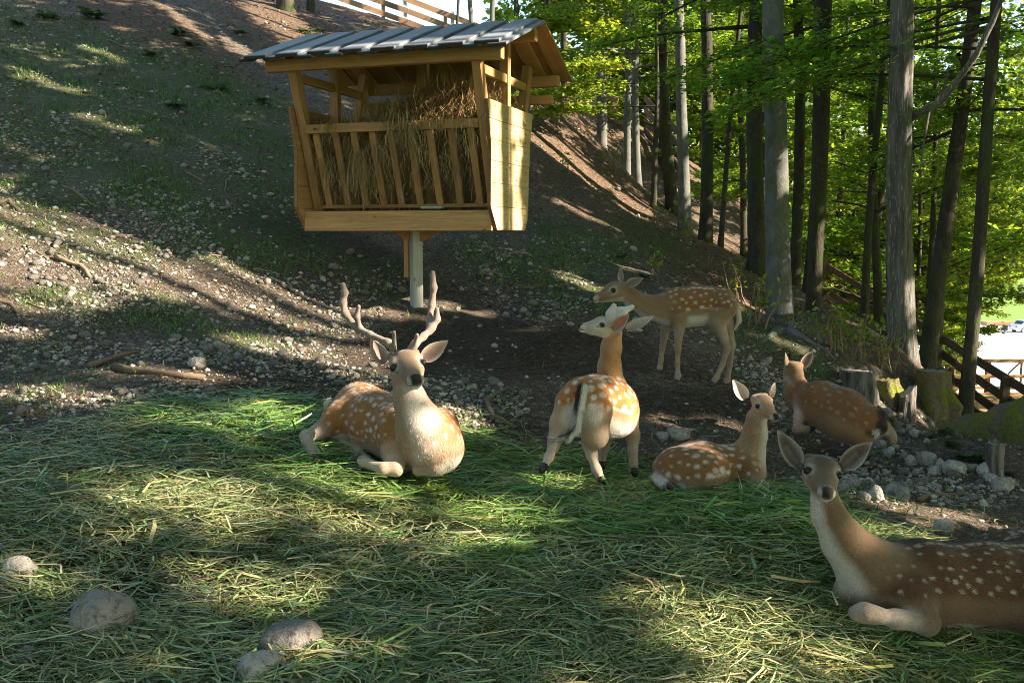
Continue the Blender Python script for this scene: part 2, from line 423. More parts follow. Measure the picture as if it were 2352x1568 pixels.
tag(hill, 'stony brown hillside with patches of short grass and leaf litter', 'hillside', kind='structure')

# valley floor out to the horizon
t = NT('meadow', .95, .1)
v = t.coord('Object')
t.base(t.mix(t.noise(v, .02, 4), (.10, .20, .035), (.20, .30, .06)))
S = 1500.0
vf = obj('valley_floor', [(-S, -S, VALLEY), (S, -S, VALLEY), (S, S, VALLEY), (-S, S, VALLEY)], [[0, 1, 2, 3]], t.m)
tag(vf, 'green valley meadow far below the wooded slope', 'meadow', kind='structure')
# ------------------------------------------------------------------ hay feeder
W_NEW = wood('new_larch', (.36, .190, .075), (.50, .29, .125), (.20, .10, .04), (1, 1, 1))
W_PALE = wood('pale_planed_boards', (.50, .34, .17), (.62, .46, .26), (.30, .17, .08), (1, 1, 1), var=.10)
W_ROOF = wood('weathered_roof_boards', (.17, .18, .20), (.28, .29, .31), (.11, .11, .13), (1, 1, 1), .7, .12)
W_POST = wood('grey_green_post', (.36, .38, .33), (.50, .50, .44), (.24, .27, .21), (1, 1, .3), .8, .05)
W_TRIM = wood('tarred_edge', (.03, .028, .028), (.05, .045, .045), (.02, .02, .02), var=.05)
FC = P(957, 705, 10.0); FC[2] = gz(FC[0], FC[1])
FR_ = -R(18.6)
FZ = 1.545 - FC[2]                                   # underside of the rack above the post foot
feeder = empty('hay_feeder', FC, FR_)
tag(feeder, 'wooden hay rack with board roof standing on a single post on the slope', 'hay feeder')
def fbeam(name, a, b, w, h, m=W_NEW, up=(0, 0, 1), parent=feeder):
    return plank(name, np.array(a) + [0, 0, FZ], np.array(b) + [0, 0, FZ], w, h, m, parent, up, .004)
# post (turned 45 degrees), brown side plank, brackets
c45 = math.cos(R(45))
plank('post', (0, 0, -.24), (0, 0, FZ), .105, .105, W_POST, feeder, (c45, c45, 0), .006)
plank('side_plank', (-.105, .03, FZ - .47), (-.105, .03, FZ), .09, .05, W_NEW, feeder, (1, 0, 0), .004)
for s in (-1, 1):
    poly = [(s * .06, -.03, FZ), (s * .27, -.03, FZ), (s * .08, -.03, FZ - .11), (s * .06, -.03, FZ - .11)]
    MB().prism(poly, 0, 0, (0, .07, 0)).build('bracket', W_NEW, feeder, bevel=.004)
# side panels out of horizontal boards cut to the flared outline
prof_f = [(0, -.42), (.22, -.60), (.78, -.585), (1.18, -.68)]
prof_b = [(0, .42), (.10, .50), (.78, .57), (1.15, .66)]
def edge(pr, z):
    return float(np.interp(z, [q[0] for q in pr], [q[1] for q in pr]))
cuts = [0, .215, .43, .63, .82, 1.0, 1.17]
for sx in (-1, 1):
    pan = bpy.data.objects.new('side_panel', None); link(pan, feeder); pan.location = (0, 0, 0)
    for i in range(len(cuts) - 1):
        z0, z1 = cuts[i] + .0015, cuts[i + 1] - .0015
        zs = sorted(set([z0, z1] + [q[0] for q in prof_f + prof_b if z0 < q[0] < z1]))
        poly = [(sx * .98, edge(prof_f, z), z + FZ) for z in zs] + [(sx * .98, edge(prof_b, z), z + FZ) for z in zs[::-1]]
        MB().prism(poly, 0, 0, (sx * (.03 + .002 * (i % 2)), 0, 0)).build('board', W_PALE if sx > 0 else W_NEW, pan, bevel=.003)
        if sx > 0:          # nail heads
            b = MB()
            for yy in (-.50, -.18, .12, .40):
                b.box((sx * 1.0135, yy + .01 * (i % 3), FZ + (z0 + z1) / 2 + .04), (.006, .008, .008)); b.box((sx * 1.0135, yy + .015, FZ + (z0 + z1) / 2 - .05), (.006, .008, .008))
            b.build('nails', W_TRIM, pan)['kind'] = 'stuff'
    # dark front edging strip of the panel
    pts = [(sx * .995, edge(prof_f, z) - .004, z + FZ) for z in (0, .22, .78, 1.16)]
    b = MB()
    for q0, q1 in zip(pts[:-1], pts[1:]): b.beam(q0, q1, .034, .006, (0, 1, 0))
    b.build('edging', wood('stained_edge%d' % sx, (.20, .10, .05), (.28, .15, .07), (.08, .04, .02)), pan)
# trough
for sy in (-1, 1):
    fbeam('trough_board', (-.978, sy * .47, .09), (.978, sy * .47, .09), .03, .19)
    fbeam('inner_rail', (-.955, sy * .27, .235), (.955, sy * .27, .235), .05, .035)
MB().box((0, 0, FZ + .02), (1.94, .88, .025)).build('floor', W_NEW, feeder)
MB().box((.33, -.34, FZ + .215), (.22, .10, .025)).build('trough_stone', W_POST, feeder, bevel=.01)
# posts of the two end frames
for sx in (-1, 1):
    x = sx * .925
    for sy in (-1, 1):
        fbeam('frame_post', (x, sy * .24, .16), (x, sy * .76, 1.66), .085, .10, up=(0, sy, 0))
    fbeam('frame_post', (x * .99, .08, .05), (x * .99, .08, 1.83), .09, .085, up=(0, 1, 0))
fbeam('king_post', (.05, .10, 1.0), (.05, .10, 1.84), .11, .08, up=(0, 1, 0))
for sy in (-1, 1):
    fbeam('rack_rail', (-.885, sy * .565, .965), (.885, sy * .565, .965), .05, .085)
    for i in range(9):
        x = -.80 + i * .1985 + .01 * math.sin(i * 7.3)
        fbeam('slat', (x + .012 * math.sin(i * 3.1), sy * .535, .93), (x, sy * .285, .245), .066, .032, up=(0, sy, .3))
# roof frame
RZ, RY = 1.945, .10                                   # ridge
EZ = 1.53
fbeam('ridge_beam', (-1.22, RY, RZ - .10), (1.22, RY, RZ - .10), .09, .12)
fbeam('purlin', (-1.16, -.78, EZ + .005), (1.19, -.78, EZ + .005), .09, .11)
fbeam('purlin', (-1.16, .86, EZ - .01), (1.23, .86, EZ - .01), .09, .11)
fbeam('tie_beam', (-1.0, .80, EZ - .20), (1.18, .80, EZ - .20), .06, .09)
for sx in (-1, 1):
    fbeam('cross_tie', (sx * .925, -.70, EZ - .09), (sx * .925, .80, EZ - .09), .05, .08)
# roof boards: lower boards with gaps, upper boards over the gaps
def roof_slope(side, y_eave, z_eave, top):
    e = np.array([0, y_eave, z_eave + FZ]); r = np.array([0, RY, RZ + FZ])
    d = r - e; L = np.linalg.norm(d); d /= L; n = np.cross(d, [1, 0, 0]); n *= np.sign(n[2])
    k = 0
    for layer, off in ((0, 0.0), (1, .026)):
        for i in range(8 + (1 if layer == 0 else 0)):
            if layer == 0: xc, w = -1.29 + .3225 * i, .17
            else: xc, w = -1.29 + .3225 * (i + .5), .225
            xc = min(max(xc, -1.29 + w / 2 - .02), 1.29 - w / 2 + .02)
            sl = .015 * math.sin(i * 5.1 + layer * 2 + side)
            a = e - d * (.02 + sl) + n * (off + .012) + [xc, 0, 0]; b = r + d * (.012 if side < 0 else -.004) + n * (off + .012) + [xc, 0, 0]
            plank('roof_board', a, b, w, .024, top if side < 0 else W_NEW, feeder, n, .003)
            q = e - d * (.028 + sl) + n * (off + .004) + [xc, 0, 0]
            if side < 0:
                MB().beam(q - [w / 2, 0, 0], q + [w / 2, 0, 0], .012, .026, n).build('board_end', W_TRIM, feeder)
roof_slope(-1, -1.0, EZ + .03, W_ROOF)
roof_slope(1, 1.09, EZ + .02, W_ROOF)
# hay ------------------------------------------------------------
t = NT('hay', .9, .2)
t.base(t.attr())
HAY = t.m
def ribbons(base, dirs, L, wid, bend, cols, segs=3, up=None, droop=None):
    """n curved ribbons; returns verts, quad faces, colours"""
    n = len(base)
    d = dirs / (np.linalg.norm(dirs, axis=1)[:, None] + 1e-9)
    u = np.tile([0, 0, 1.0], (n, 1)) if up is None else up
    s = np.cross(d, u); s /= np.linalg.norm(s, axis=1)[:, None] + 1e-9
    V = []
    for k in range(segs + 1):
        tt = k / segs
        c = base + d * (L * tt)[:, None] + bend * ((tt * (1 - tt) * 4) if droop is None else tt * tt)
        w = (wid * (1 - .75 * tt ** 2))[:, None] if k < segs else (wid * .15)[:, None]
        V += [c - s * w, c + s * w]
    V = np.stack(V, 1).reshape(-1, 3)
    m = 2 * (segs + 1)
    o = (np.arange(n) * m)[:, None]
    F = np.concatenate([np.stack([o[:, 0] + 2 * k, o[:, 0] + 2 * k + 1, o[:, 0] + 2 * k + 3, o[:, 0] + 2 * k + 2], 1) for k in range(segs)])
    return V, F, np.repeat(cols, m, 0)
def hay_top(x):                                     # height of the heap above the rack floor along the rack
    return np.interp(x, [-.9, -.6, -.35, -.15, .15, .5, .75, .93], [1.0, 1.02, 1.05, 1.22, 1.34, 1.40, 1.34, 1.22])
n = 15000
hx = rng.uniform(-.93, .93, n); q = rng.uniform(0, 1, n) ** .7
hz = .22 + q * (hay_top(hx) - .22)
half = np.interp(hz, [.2, .95, 1.15, 1.4], [.26, .54, .48, .22])
hy = np.where(rng.random(n) < .6, -1, 1) * half * rng.uniform(.75, 1.0, n)
topm = rng.random(n) < .30
hy = np.where(topm, rng.uniform(-1, 1, n) * half * .95, hy); hz = np.where(topm, hay_top(hx) - .12 * (hy / .5) ** 2 - rng.uniform(0, .06, n), hz)
hb = np.stack([hx, hy, hz], 1)
hd = rng.normal(size=(n, 3)) * [1, .5, .8]; hd[:, 2] -= .2
hc = np.array([.34, .235, .11]) * rng.uniform(.45, 1.5, (n, 1)) * np.array([1, .95, .85]) ** rng.uniform(0, 1, (n, 1))
V, F, C = ribbons(hb - .5 * hd * .0, hd, rng.uniform(.08, .30, n), rng.uniform(.0016, .0035, n), rng.normal(size=(n, 3)) * .035, hc)
# bunches hanging out through the slats and over the rail
hang = []
for (x0, z0, k, ln) in [(-.72, .62, 90, .42), (-.5, .5, 60, .35), (-.36, .7, 150, .5), (-.12, .75, 110, .45), (.22, .98, 170, .5), (.06, 1.05, 120, .4), (.3, .75, 90, .4), (.55, .6, 50, .3), (.78, .95, 70, .45), (-.6, .98, 60, .25), (.5, 1.02, 80, .3), (-.25, .45, 60, .3)]:
    b = np.stack([x0 + rng.normal(size=k) * .055, -np.interp(z0, [.2, .95, 1.2], [.34, .60, .60]) + rng.normal(size=k) * .02, z0 + rng.normal(size=k) * .06], 1)
    d = np.stack([rng.normal(size=k) * .34, -np.abs(rng.normal(size=k)) * .12, -np.ones(k)], 1)
    L = np.clip(rng.uniform(.25, .9, k) * ln * .8, .05, (z0 - .12))
    hang.append(ribbons(b, d, L, rng.uniform(.0015, .003, k), np.stack([rng.normal(size=k) * .05, -np.abs(rng.normal(size=k)) * .03, np.zeros(k)], 1), np.array([.46, .34, .17]) * rng.uniform(.4, 1.25, (k, 1))))
o = len(V); Vs, Fs, Cs = [V], [F], [C]
for a, b_, c_ in hang:
    Vs.append(a); Fs.append(b_ + o); Cs.append(c_); o += len(a)
# dense core of the heap
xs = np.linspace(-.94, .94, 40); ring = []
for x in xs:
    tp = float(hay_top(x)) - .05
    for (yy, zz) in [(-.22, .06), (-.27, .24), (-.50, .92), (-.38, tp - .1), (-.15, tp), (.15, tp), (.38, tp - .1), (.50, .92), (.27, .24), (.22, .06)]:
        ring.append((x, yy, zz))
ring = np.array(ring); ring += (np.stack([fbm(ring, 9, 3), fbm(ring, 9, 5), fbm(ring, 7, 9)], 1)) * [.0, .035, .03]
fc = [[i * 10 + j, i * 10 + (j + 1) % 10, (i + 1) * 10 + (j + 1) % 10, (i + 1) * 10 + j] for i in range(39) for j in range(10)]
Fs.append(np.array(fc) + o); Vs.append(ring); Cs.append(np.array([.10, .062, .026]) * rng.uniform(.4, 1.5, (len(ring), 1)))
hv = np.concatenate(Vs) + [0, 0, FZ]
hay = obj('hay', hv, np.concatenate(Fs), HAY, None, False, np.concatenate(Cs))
hay.location = FC; hay.rotation_euler = (0, 0, FR_)
tag(hay, 'dry brown hay heaped in the wooden rack and hanging through its slats', 'hay', kind='stuff')
# ------------------------------------------------------------------ trees
def bark(name, a, b, lich, streak=(1, 1, .25), bump=.6, moss=0.0, sc=9):
    t = NT(name, .9, .15)
    v = t.coord('Object', streak)
    n, f = t.noise(v, sc, 6, .65, .4), t.noise(v, sc * 5, 4, .6)
    c = t.mix(t.ramp(n, (.35, 0.), (.65, 1.)), a, b)
    c = t.mix(t.ramp(f, (.56, 0.), (.70, .7)), c, lich)
    if moss:
        m = t.noise(t.coord('Object'), 3.0, 5, .6)
        c = t.mix(t.math('MULTIPLY', t.ramp(m, (.45, 0.), (.62, 1.)), moss), c, (.05, .075, .015))
    t.base(c); t.bump(t.math('ADD', n, t.math('MULTIPLY', f, .5)), bump, .03)
    return t.m
B_BEECH = bark('beech_bark', (.10, .10, .095), (.17, .165, .155), (.26, .25, .23), (1, 1, .6), .35, .35, 7)
B_DARK = bark('dark_bark', (.034, .028, .023), (.07, .058, .047), (.13, .112, .095), (1, 1, .3), .6, .6)
B_HORN = bark('fluted_grey_bark', (.07, .062, .056), (.17, .155, .14), (.46, .43, .39), (1, 1, .12), 1.0, .15, 14)
def leafmat(name, dif, tra, var=.25, mixf=.5):
    t = NT(name, .5, .25)
    c = t.attr()
    t.base(t.mix(1.0, dif, c, 'MULTIPLY'))
    tr = t.node('ShaderNodeBsdfTranslucent', {0: t.mix(1.0, tra, c, 'MULTIPLY')})
    mx = t.node('ShaderNodeMixShader', {0: mixf, 1: t.bsdf.outputs[0], 2: tr.outputs[0]})
    t.l.new(mx.outputs[0], t.out.inputs[0])
    return t.m
LEAF = leafmat('beech_leaf', (.075, .15, .022), (.30, .46, .030))
LEAF_F = leafmat('fern_leaf', (.035, .07, .022), (.07, .12, .03))
LEAF_Y = leafmat('sunny_leaf', (.085, .145, .020), (.31, .41, .028))

def leaf_quads(b, d, n, L, w, cols, fold=.12):
    d = d / np.linalg.norm(d, axis=1)[:, None]; s = np.cross(d, n); s /= np.linalg.norm(s, axis=1)[:, None] + 1e-9; up = np.cross(s, d)
    L, w = L[:, None], w[:, None]
    V = np.stack([b, b + d * L * .45 + s * w + up * w * fold * 2, b + d * L - up * L * .1, b + d * L * .45 - s * w + up * w * fold * 2], 1).reshape(-1, 3)
    return V, np.arange(len(V)).reshape(-1, 4), np.repeat(cols, 4, 0)
def leafcols(n, r, dark=.7, lite=1.35):
    v = r.uniform(dark, lite, (n, 1)); return np.clip(v * (1 + r.normal(size=(n, 3)) * [.12, .05, .1]), .05, 2)

def spray(start, az, el, length, nleaf, size, r, spread=.42, sag=.10, thick=.05):
    """one flat beech-like limb: returns limb path, leaf base points, directions"""
    d = np.array([math.cos(az) * math.cos(el), math.sin(az) * math.cos(el), math.sin(el)])
    side = np.array([-math.sin(az), math.cos(az), 0.0])
    tt = np.linspace(0, 1, 6)
    path = start + d * (tt * length)[:, None] + np.array([0, 0, -1.0]) * (sag * length * tt ** 2)[:, None] + side * (np.sin(tt * 4 + az * 7) * .05 * length)[:, None]
    t = r.uniform(.18, 1, nleaf) ** .8
    c = np.stack([np.interp(t, tt, path[:, k]) for k in range(3)], 1)
    ntw = max(4, int(length * 3.2)); tw = np.round(t * ntw) / ntw
    sgn = np.where(r.random(nleaf) < .5, -1, 1); reach = spread * length * (1.05 - .75 * t) * r.uniform(.05, 1, nleaf) ** .8
    a = .75 + .25 * np.sin(tw * 40)
    ld = side * sgn[:, None] * a[:, None] + d * (1 - .35 * a)[:, None]
    ld /= np.linalg.norm(ld, axis=1)[:, None]
    c = np.stack([np.interp(tw, tt, path[:, k]) for k in range(3)], 1)
    b = c + ld * reach[:, None] + r.normal(size=(nleaf, 3)) * [size * .5, size * .5, thick]
    b[:, 2] -= .12 * reach ** 2
    ld = ld + r.normal(size=(nleaf, 3)) * [.5, .5, .25]
    return path, b, ld, c

def trunk_mesh(pts, rad, seed, n=16, flute=0.0, flare=.0):
    pts = np.asarray(pts, float); m = 34
    s = np.linspace(0, 1, len(pts)); ss = np.linspace(0, 1, m) ** 1.35
    pp = np.stack([np.interp(ss, s, pts[:, k]) for k in range(3)], 1); rr = np.interp(ss, s, rad)
    h = pp[:, 2] - pp[0, 2]
    pp[:, 0] += .03 * np.sin(h * .9 + seed); pp[:, 1] += .03 * np.cos(h * .7 + seed * 2)
    a = np.arange(n) * 2 * math.pi / n
    V = []
    for i in range(m):
        lob = 1 + flare * math.exp(-h[i] / .35) * (.8 + .7 * np.maximum(0, np.sin(a * 4 + seed)) ** 2) + flute * np.sin(a * 5 + seed + h[i] * .25) + flute * .6 * np.sin(a * 9 + seed * 3 + .4 * math.sin(h[i] * 2))
        lob = lob * (1 + .025 * np.sin(h[i] * 5 + a * 2 + seed) + .02 * np.sin(h[i] * 11 + a * 3))
        V.append(pp[i] + np.stack([np.cos(a), np.sin(a), np.zeros(n)], 1) * (rr[i] * lob)[:, None])
    V = np.concatenate(V); i = (np.arange(m - 1)[:, None] * n + np.arange(n)[None]); j = np.arange(m - 1)[:, None] * n + (np.arange(n)[None] + 1) % n
    return V, np.stack([i.ravel(), j.ravel(), j.ravel() + n, i.ravel() + n], 1)

def make_tree(label, base, top, r0, r1, barkm, seed, limbs=(), leafm=None, nleaf=0, size=.085, group='beech trees along the edge of the enclosure', name='beech_tree', flute=0.0, flare=.5, extra=(), cat='tree', n=16, carve=True, upper=0):
    """base/top: world points of trunk foot and trunk end; limbs: (height, azimuth deg, elevation deg, length)"""
    r = np.random.default_rng(seed)
    base = np.array(base, float); top = np.array(top, float); H = top[2] - base[2]
    root = empty(name, base); tag(root, label, cat, group)
    pts = np.array([base + (top - base) * k for k in (0, .25, .5, .75, 1)]) - base; pts[0, 2] -= .25
    pts[1:4, :2] += np.clip(r.normal(size=(3, 2)), -1.5, 1.5) * .004 * H
    rad = np.interp([0, .25, .5, .75, 1], [0, 1], [r0, r1])
    V, F = trunk_mesh(pts, rad, seed, n, flute, flare)
    obj('trunk', V, F, barkm, root, True)
    mb = MB(); LB, LD, LN = [], [], []; SZ = []
    for _ in range(upper):
        h = r.uniform(7.2, H); limbs = list(limbs) + [(h, r.uniform(0, 360), r.uniform(0, 35), r.uniform(2.0, 4.2), .2)]
    for (h, az, el, ln, *sz_) in limbs:
        big = bool(sz_)
        k = h / H; st = np.stack([np.interp(k, np.linspace(0, 1, 5), pts[:, q]) for q in range(3)])
        rr = max(.012, .35 * np.interp(k, [0, 1], [r0, r1])) * min(1, ln / 2.5)
        path, b, ld, cc = spray(st, R(az), R(el), ln, max(4, int((26 if big else nleaf) * ln)), .2 if big else size, r)
        if carve:
            pk = np.stack([np.interp(np.linspace(0, 5, 16), np.arange(6), path[:, q]) for q in range(3)], 1); kk = sun_keep(pk + base, 0, .01)
            if not kk[1:].all():
                e_ = max(2, int(np.argmin(np.r_[True, kk[1:]]))); path = pk[:e_]
        mb.tube(path, np.linspace(rr, .004, len(path)), 5, False)
        # twigs
        q = np.linalg.norm(b - cc, axis=1); idx = r.permutation(len(b))[:0 if (big or size > .2) else int(ln * 7)]
        tk = sun_keep((b + cc) / 2 + base, 0, .02) if carve else np.ones(len(b), bool)
        for i in idx:
            if q[i] > .12 and tk[i]: mb.tube([cc[i], (cc[i] + b[i]) / 2 + [0, 0, .02], b[i]], [.006, .004, .002], 3, False)
        LB.append(b); LD.append(ld); SZ.append(np.full(len(b), .2 if big else size))
    for path, rr in extra:
        e_ = MB(); e_.tube(np.array(path) - base, rr, 7, True); e_.build('limb', barkm, root, True)
    if mb.v: obj('branches', mb.v, mb.f, barkm, root, True)['kind'] = 'stuff'
    if LB:
        b, d, sz = np.concatenate(LB), np.concatenate(LD), np.concatenate(SZ)
        if carve:
            k = sun_keep(b + base, .12, .02 + .28 * size); b, d, sz = b[k], d[k], sz[k]
        m = len(b)
        nn = np.tile([0, 0, 1.0], (m, 1)) + r.normal(size=(m, 3)) * .38
        V, F, C = leaf_quads(b, d, nn, r.uniform(.8, 1.35, m) * sz, r.uniform(.28, .42, m) * sz, leafcols(m, r))
        obj('crown', V, F, leafm or LEAF, root, False, C)
    return root
def rl(seed, n, h0, h1, l0, l1, e0=-5, e1=28, az=None):
    r = np.random.default_rng(seed + 99)
    return [(r.uniform(h0, h1), (r.uniform(0, 360) if az is None else r.uniform(*az)), r.uniform(e0, e1), r.uniform(l0, l1)) for _ in range(n)]
def px_tree(label, pb, yb, pt, d, wb, wt, barkm, seed, H=14.0, limbs=(), dd=0.0, **kw):
    """trunk given by photo pixels: foot (pb, yb), x where it leaves the top of the frame (pt), widths in pixels"""
    b = P(pb, yb, d); b[2] = gz(b[0], b[1]); t0 = P(pt, 0, d + dd)
    k = H / max(1.0, t0[2] - b[2]); top = b + (t0 - b) * k
    s = d / FPX
    r0 = wb * s / 2; rt = wt * s / 2; r1 = max(.03, r0 + (rt - r0) * k)
    return make_tree(label, b, top, r0, r1, barkm, seed, limbs, upper=42 if (H >= 13 and limbs and d < 30) else 0, **kw)

# the trunks one can tell apart, right part of the picture, near to far
px_tree('tall tree with pale fluted grey bark, sunlit foot, beside the mossy stumps', 2072, 868, 2041, 11.5, 60, 46, B_HORN, 3, 15, rl(3, 9, 6, 13, 2, 4), nleaf=160, flute=.10, flare=.22, n=32,
        extra=[([P(2083, 275, 11.5), P(2160, 235, 11.3), P(2240, 130, 11.0), P(2280, 50, 10.9), P(2330, -80, 10.8)], [.05, .04, .035, .03, .02]), ([P(2140, 245, 11.4), P(2170, 200, 11.5), P(2180, 150, 11.6)], [.02, .016, .008]),
               ([P(2135, 250, 11.4), P(2120, 340, 11.2), P(2110, 420, 11.2)], [.015, .012, .006])])
px_tree('smooth grey beech with spreading roots at the upper edge of the path', 1800, 752, 1775, 13.5, 58, 42, B_BEECH, 4, 16, rl(4, 9, 6.5, 14, 2, 4), nleaf=160, flare=.55, n=24,
        extra=[([hit(*q) - [0, 0, .01] for q in ((1812, 752), (1835, 765), (1860, 778), (1890, 796), (1918, 822))], [.08, .05, .035, .028, .012]), ([hit(*q) for q in ((1790, 752), (1772, 768), (1750, 785))], [.06, .035, .012])])
px_tree('slim beech with its right side lit, just behind the big grey beech', 1869, 758, 1895, 14.5, 32, 40, B_DARK, 5, 15, rl(5, 8, 6, 14, 2, 4), nleaf=150)
px_tree('dark slender trunk between the grey beech and the lit slim beech', 1826, 640, 1836, 18, 26, 22, B_DARK, 6, 15, rl(6, 10, 4.5, 14, 2, 4) + rl(46, 7, 3.4, 5.8, 1.6, 3.0, -12, 8), nleaf=170)
px_tree('dark trunk standing close behind the slim lit beech', 1850, 690, 1905, 17, 24, 22, B_DARK, 7, 15, rl(7, 10, 5, 14, 2, 4) + rl(47, 7, 3.4, 5.8, 1.6, 3.0, -12, 8), nleaf=170)
px_tree('reddish dark trunk left of the big grey beech', 1735, 610, 1750, 17, 40, 24, B_DARK, 8, 15, rl(8, 10, 4.5, 14, 2, 4) + rl(48, 7, 3.4, 5.8, 1.6, 3.0, -12, 8), nleaf=170)
px_tree('leaning young tree in front of the sloping plank fence', 1983, 762, 2050, 15, 18, 10, B_DARK, 9, 11, rl(9, 9, 3.5, 10, 1.5, 3), nleaf=180)
px_tree('dark leaning trunk behind the round mossy stump', 2124, 842, 2245, 13, 40, 26, B_DARK, 10, 13, rl(10, 10, 3.6, 12, 2, 3.5) + rl(50, 7, 3.4, 5.8, 1.6, 3.0, -12, 8), nleaf=170)
px_tree('dark leaning trunk rising from the moss bank by the bridge rail', 2220, 925, 2292, 11.4, 32, 24, B_DARK, 12, 13, rl(12, 11, 3.2, 12, 2, 3.5) + rl(52, 7, 3.4, 5.8, 1.6, 3.0, -12, 8), nleaf=170)
px_tree('mossy dark trunk with the twin roots, uphill of the grey beech', 1618, 562, 1612, 19.5, 30, 22, B_DARK, 13, 15, rl(13, 11, 4, 14, 2, 4), nleaf=170)
px_tree('grey trunk with a sunlit stripe, next to the mossy dark trunk', 1570, 535, 1558, 21, 28, 20, B_BEECH, 14, 15, rl(14, 12, 4, 14, 2, 4), nleaf=170)
px_tree('nearly black trunk close to the sun-striped grey trunk', 1545, 500, 1525, 23, 28, 22, B_DARK, 15, 15, rl(15, 12, 3.5, 14, 2, 4), nleaf=170)
px_tree('pale trunk at the upper wood edge, paired with a leaner twin', 1468, 430, 1458, 25.5, 18, 13, B_BEECH, 16, 14, rl(16, 12, 2.8, 12, 2, 3.6), nleaf=170)
px_tree('pale thin trunk at the upper wood edge beside its stouter twin', 1443, 422, 1432, 26, 17, 12, B_BEECH, 17, 14, rl(17, 12, 2.6, 12, 2, 3.6), nleaf=170)
px_tree('dark double trunk with a bright right side uphill of the pale pair', 1385, 388, 1376, 27, 26, 17, B_BEECH, 18, 14, rl(18, 12, 2.6, 12, 2, 3.6), nleaf=170)
px_tree('trunk seen just under the right corner of the feeder roof', 1292, 245, 1296, 28, 15, 12, B_DARK, 19, 13, rl(19, 8, 3, 12, 2, 3.4), nleaf=150)
px_tree('second trunk under the corner of the feeder roof', 1266, 232, 1262, 29, 13, 10, B_DARK, 20, 13, rl(20, 4, 5, 12, 2, 3), nleaf=110)
px_tree('thin leaning sapling between the dark trunks', 1652, 470, 1712, 19, 12, 7, B_DARK, 21, 9, rl(21, 12, 1.2, 8, 1.2, 2.4), nleaf=190)
px_tree('sunlit trunk in front of the sky by the upper plank fence', 1090, 75, 1084, 33, 11, 10, B_BEECH, 22, 12, rl(22, 4, 3, 11, 1.5, 3), nleaf=90)
px_tree('twin sunlit trunk beside it near the upper plank fence', 1130, 85, 1131, 33, 12, 11, B_BEECH, 23, 12, rl(23, 6, 2, 11, 1.5, 3), nleaf=120)
px_tree('thin dark stem by the upper plank fence', 1049, 70, 1050, 32, 6, 5, B_DARK, 24, 10, rl(24, 4, 2.5, 9, 1, 2), nleaf=80)
px_tree('old mossy trunk foot on the lit slope above the feeder', 660, 12, 655, 24, 38, 34, B_DARK, 25, 9, flare=.5)
px_tree('small trunk foot beside ferns on the lit slope above the feeder', 712, 45, 712, 25, 18, 16, B_DARK, 26, 9)
# lower sprays in front of the pale pair, sunlight put into their leaf colour
spr = make_tree('young beech with bright flat leaf sprays in front of the pale pair', P(1502, 470, 22.0) - [0, 0, .1], P(1508, 0, 22.0), .07, .03, B_DARK, 31,
          [(2.2, 178, 3, 2.4), (3.0, 185, 6, 2.8), (3.6, 200, 8, 2.6), (2.7, 150, 5, 2.0), (3.9, 170, 10, 2.6), (1.9, 10, 6, 1.4), (3.1, 350, 10, 1.5), (4.1, 230, 8, 2.2), (4.4, 180, 12, 2.4), (3.4, 260, 4, 1.8), (4.0, 300, 8, 1.8), (2.5, 190, 2, 2.9), (3.3, 172, 4, 3.0), (4.7, 190, 8, 3.0), (2.9, 215, 4, 2.2)], leafmat('brightened_beech_leaf', (.13, .20, .028), (.42, .52, .04)), 420, .10)

# understorey trees deeper in the wood
r = np.random.default_rng(77)
for i, (x, y) in enumerate([(5.6, 24), (7.2, 29), (4.6, 31), (9.6, 27), (6.6, 35), (11.4, 31), (9.2, 36), (13.2, 35), (3.2, 36), (11.8, 36.5), (10.8, 27.5), (13.0, 32), (15, 39), (10.6, 40), (7.6, 20.5), (9.4, 22.5), (5.0, 42), (2.0, 40), (0.2, 41), (16.2, 27)]):
    b = np.array([x, y, gz(x, y)]); H = r.uniform(9, 15)
    lab = ['slender dark trunk deep in the wood with low leafy branches', 'thin forest tree in the shade behind the front trunks'][i % 2]
    make_tree(lab, b, b + [r.normal() * .5, r.normal() * .4, H], r.uniform(.06, .13), .04, B_DARK, 100 + i, rl(100 + i, 20, .4, H, 1.6, 3.4), LEAF_Y if i % 3 else LEAF, 210, .115, group='trees deeper in the wood' + (' (a)' if i % 2 else ' (b)'), n=10)

# trees right of the picture whose crowns shade the enclosure
hx_, hv_ = np.array([math.cos(SUN_AZ), math.sin(SUN_AZ)]), np.array([-math.sin(SUN_AZ), math.cos(SUN_AZ)])
k_ = 0
for i, (u, v) in enumerate([(8.5 + 3.1 * (k % 4) + .6 * math.sin(k * 2.3), -2.5 + 1.28 * k + .5 * math.sin(k * 1.7)) for k in range(18)] + [(9.5, 8.6), (12.5, 10.2), (11.5, 6.9), (14, 8.7), (7.4, 9.2), (10.8, 9.3), (12.5, 8.2)]):
    x, y = hx_ * u + hv_ * v
    if y > 2 and x / y < .66: continue
    g = gz(x, y); H = 17.5 + (i * 37 % 5) * .8 + 3 * (i >= 18); r = np.random.default_rng(300 + i)
    lim = [(r.uniform((2.2 if i < 18 else 6.5) - g, min(H, 15.5 - g)), r.uniform(0, 360), r.uniform(-5, 35), r.uniform(2.4, 4.4)) for _ in range(60)]
    make_tree('tall broad beech on the bank downhill of the herd, shading it', (x, y, g), (x + r.normal() * .4, y + r.normal() * .4, g + H), .11, .04, B_BEECH, 300 + i, lim, LEAF, 46, .24, group='shade trees right of the enclosure', n=12)
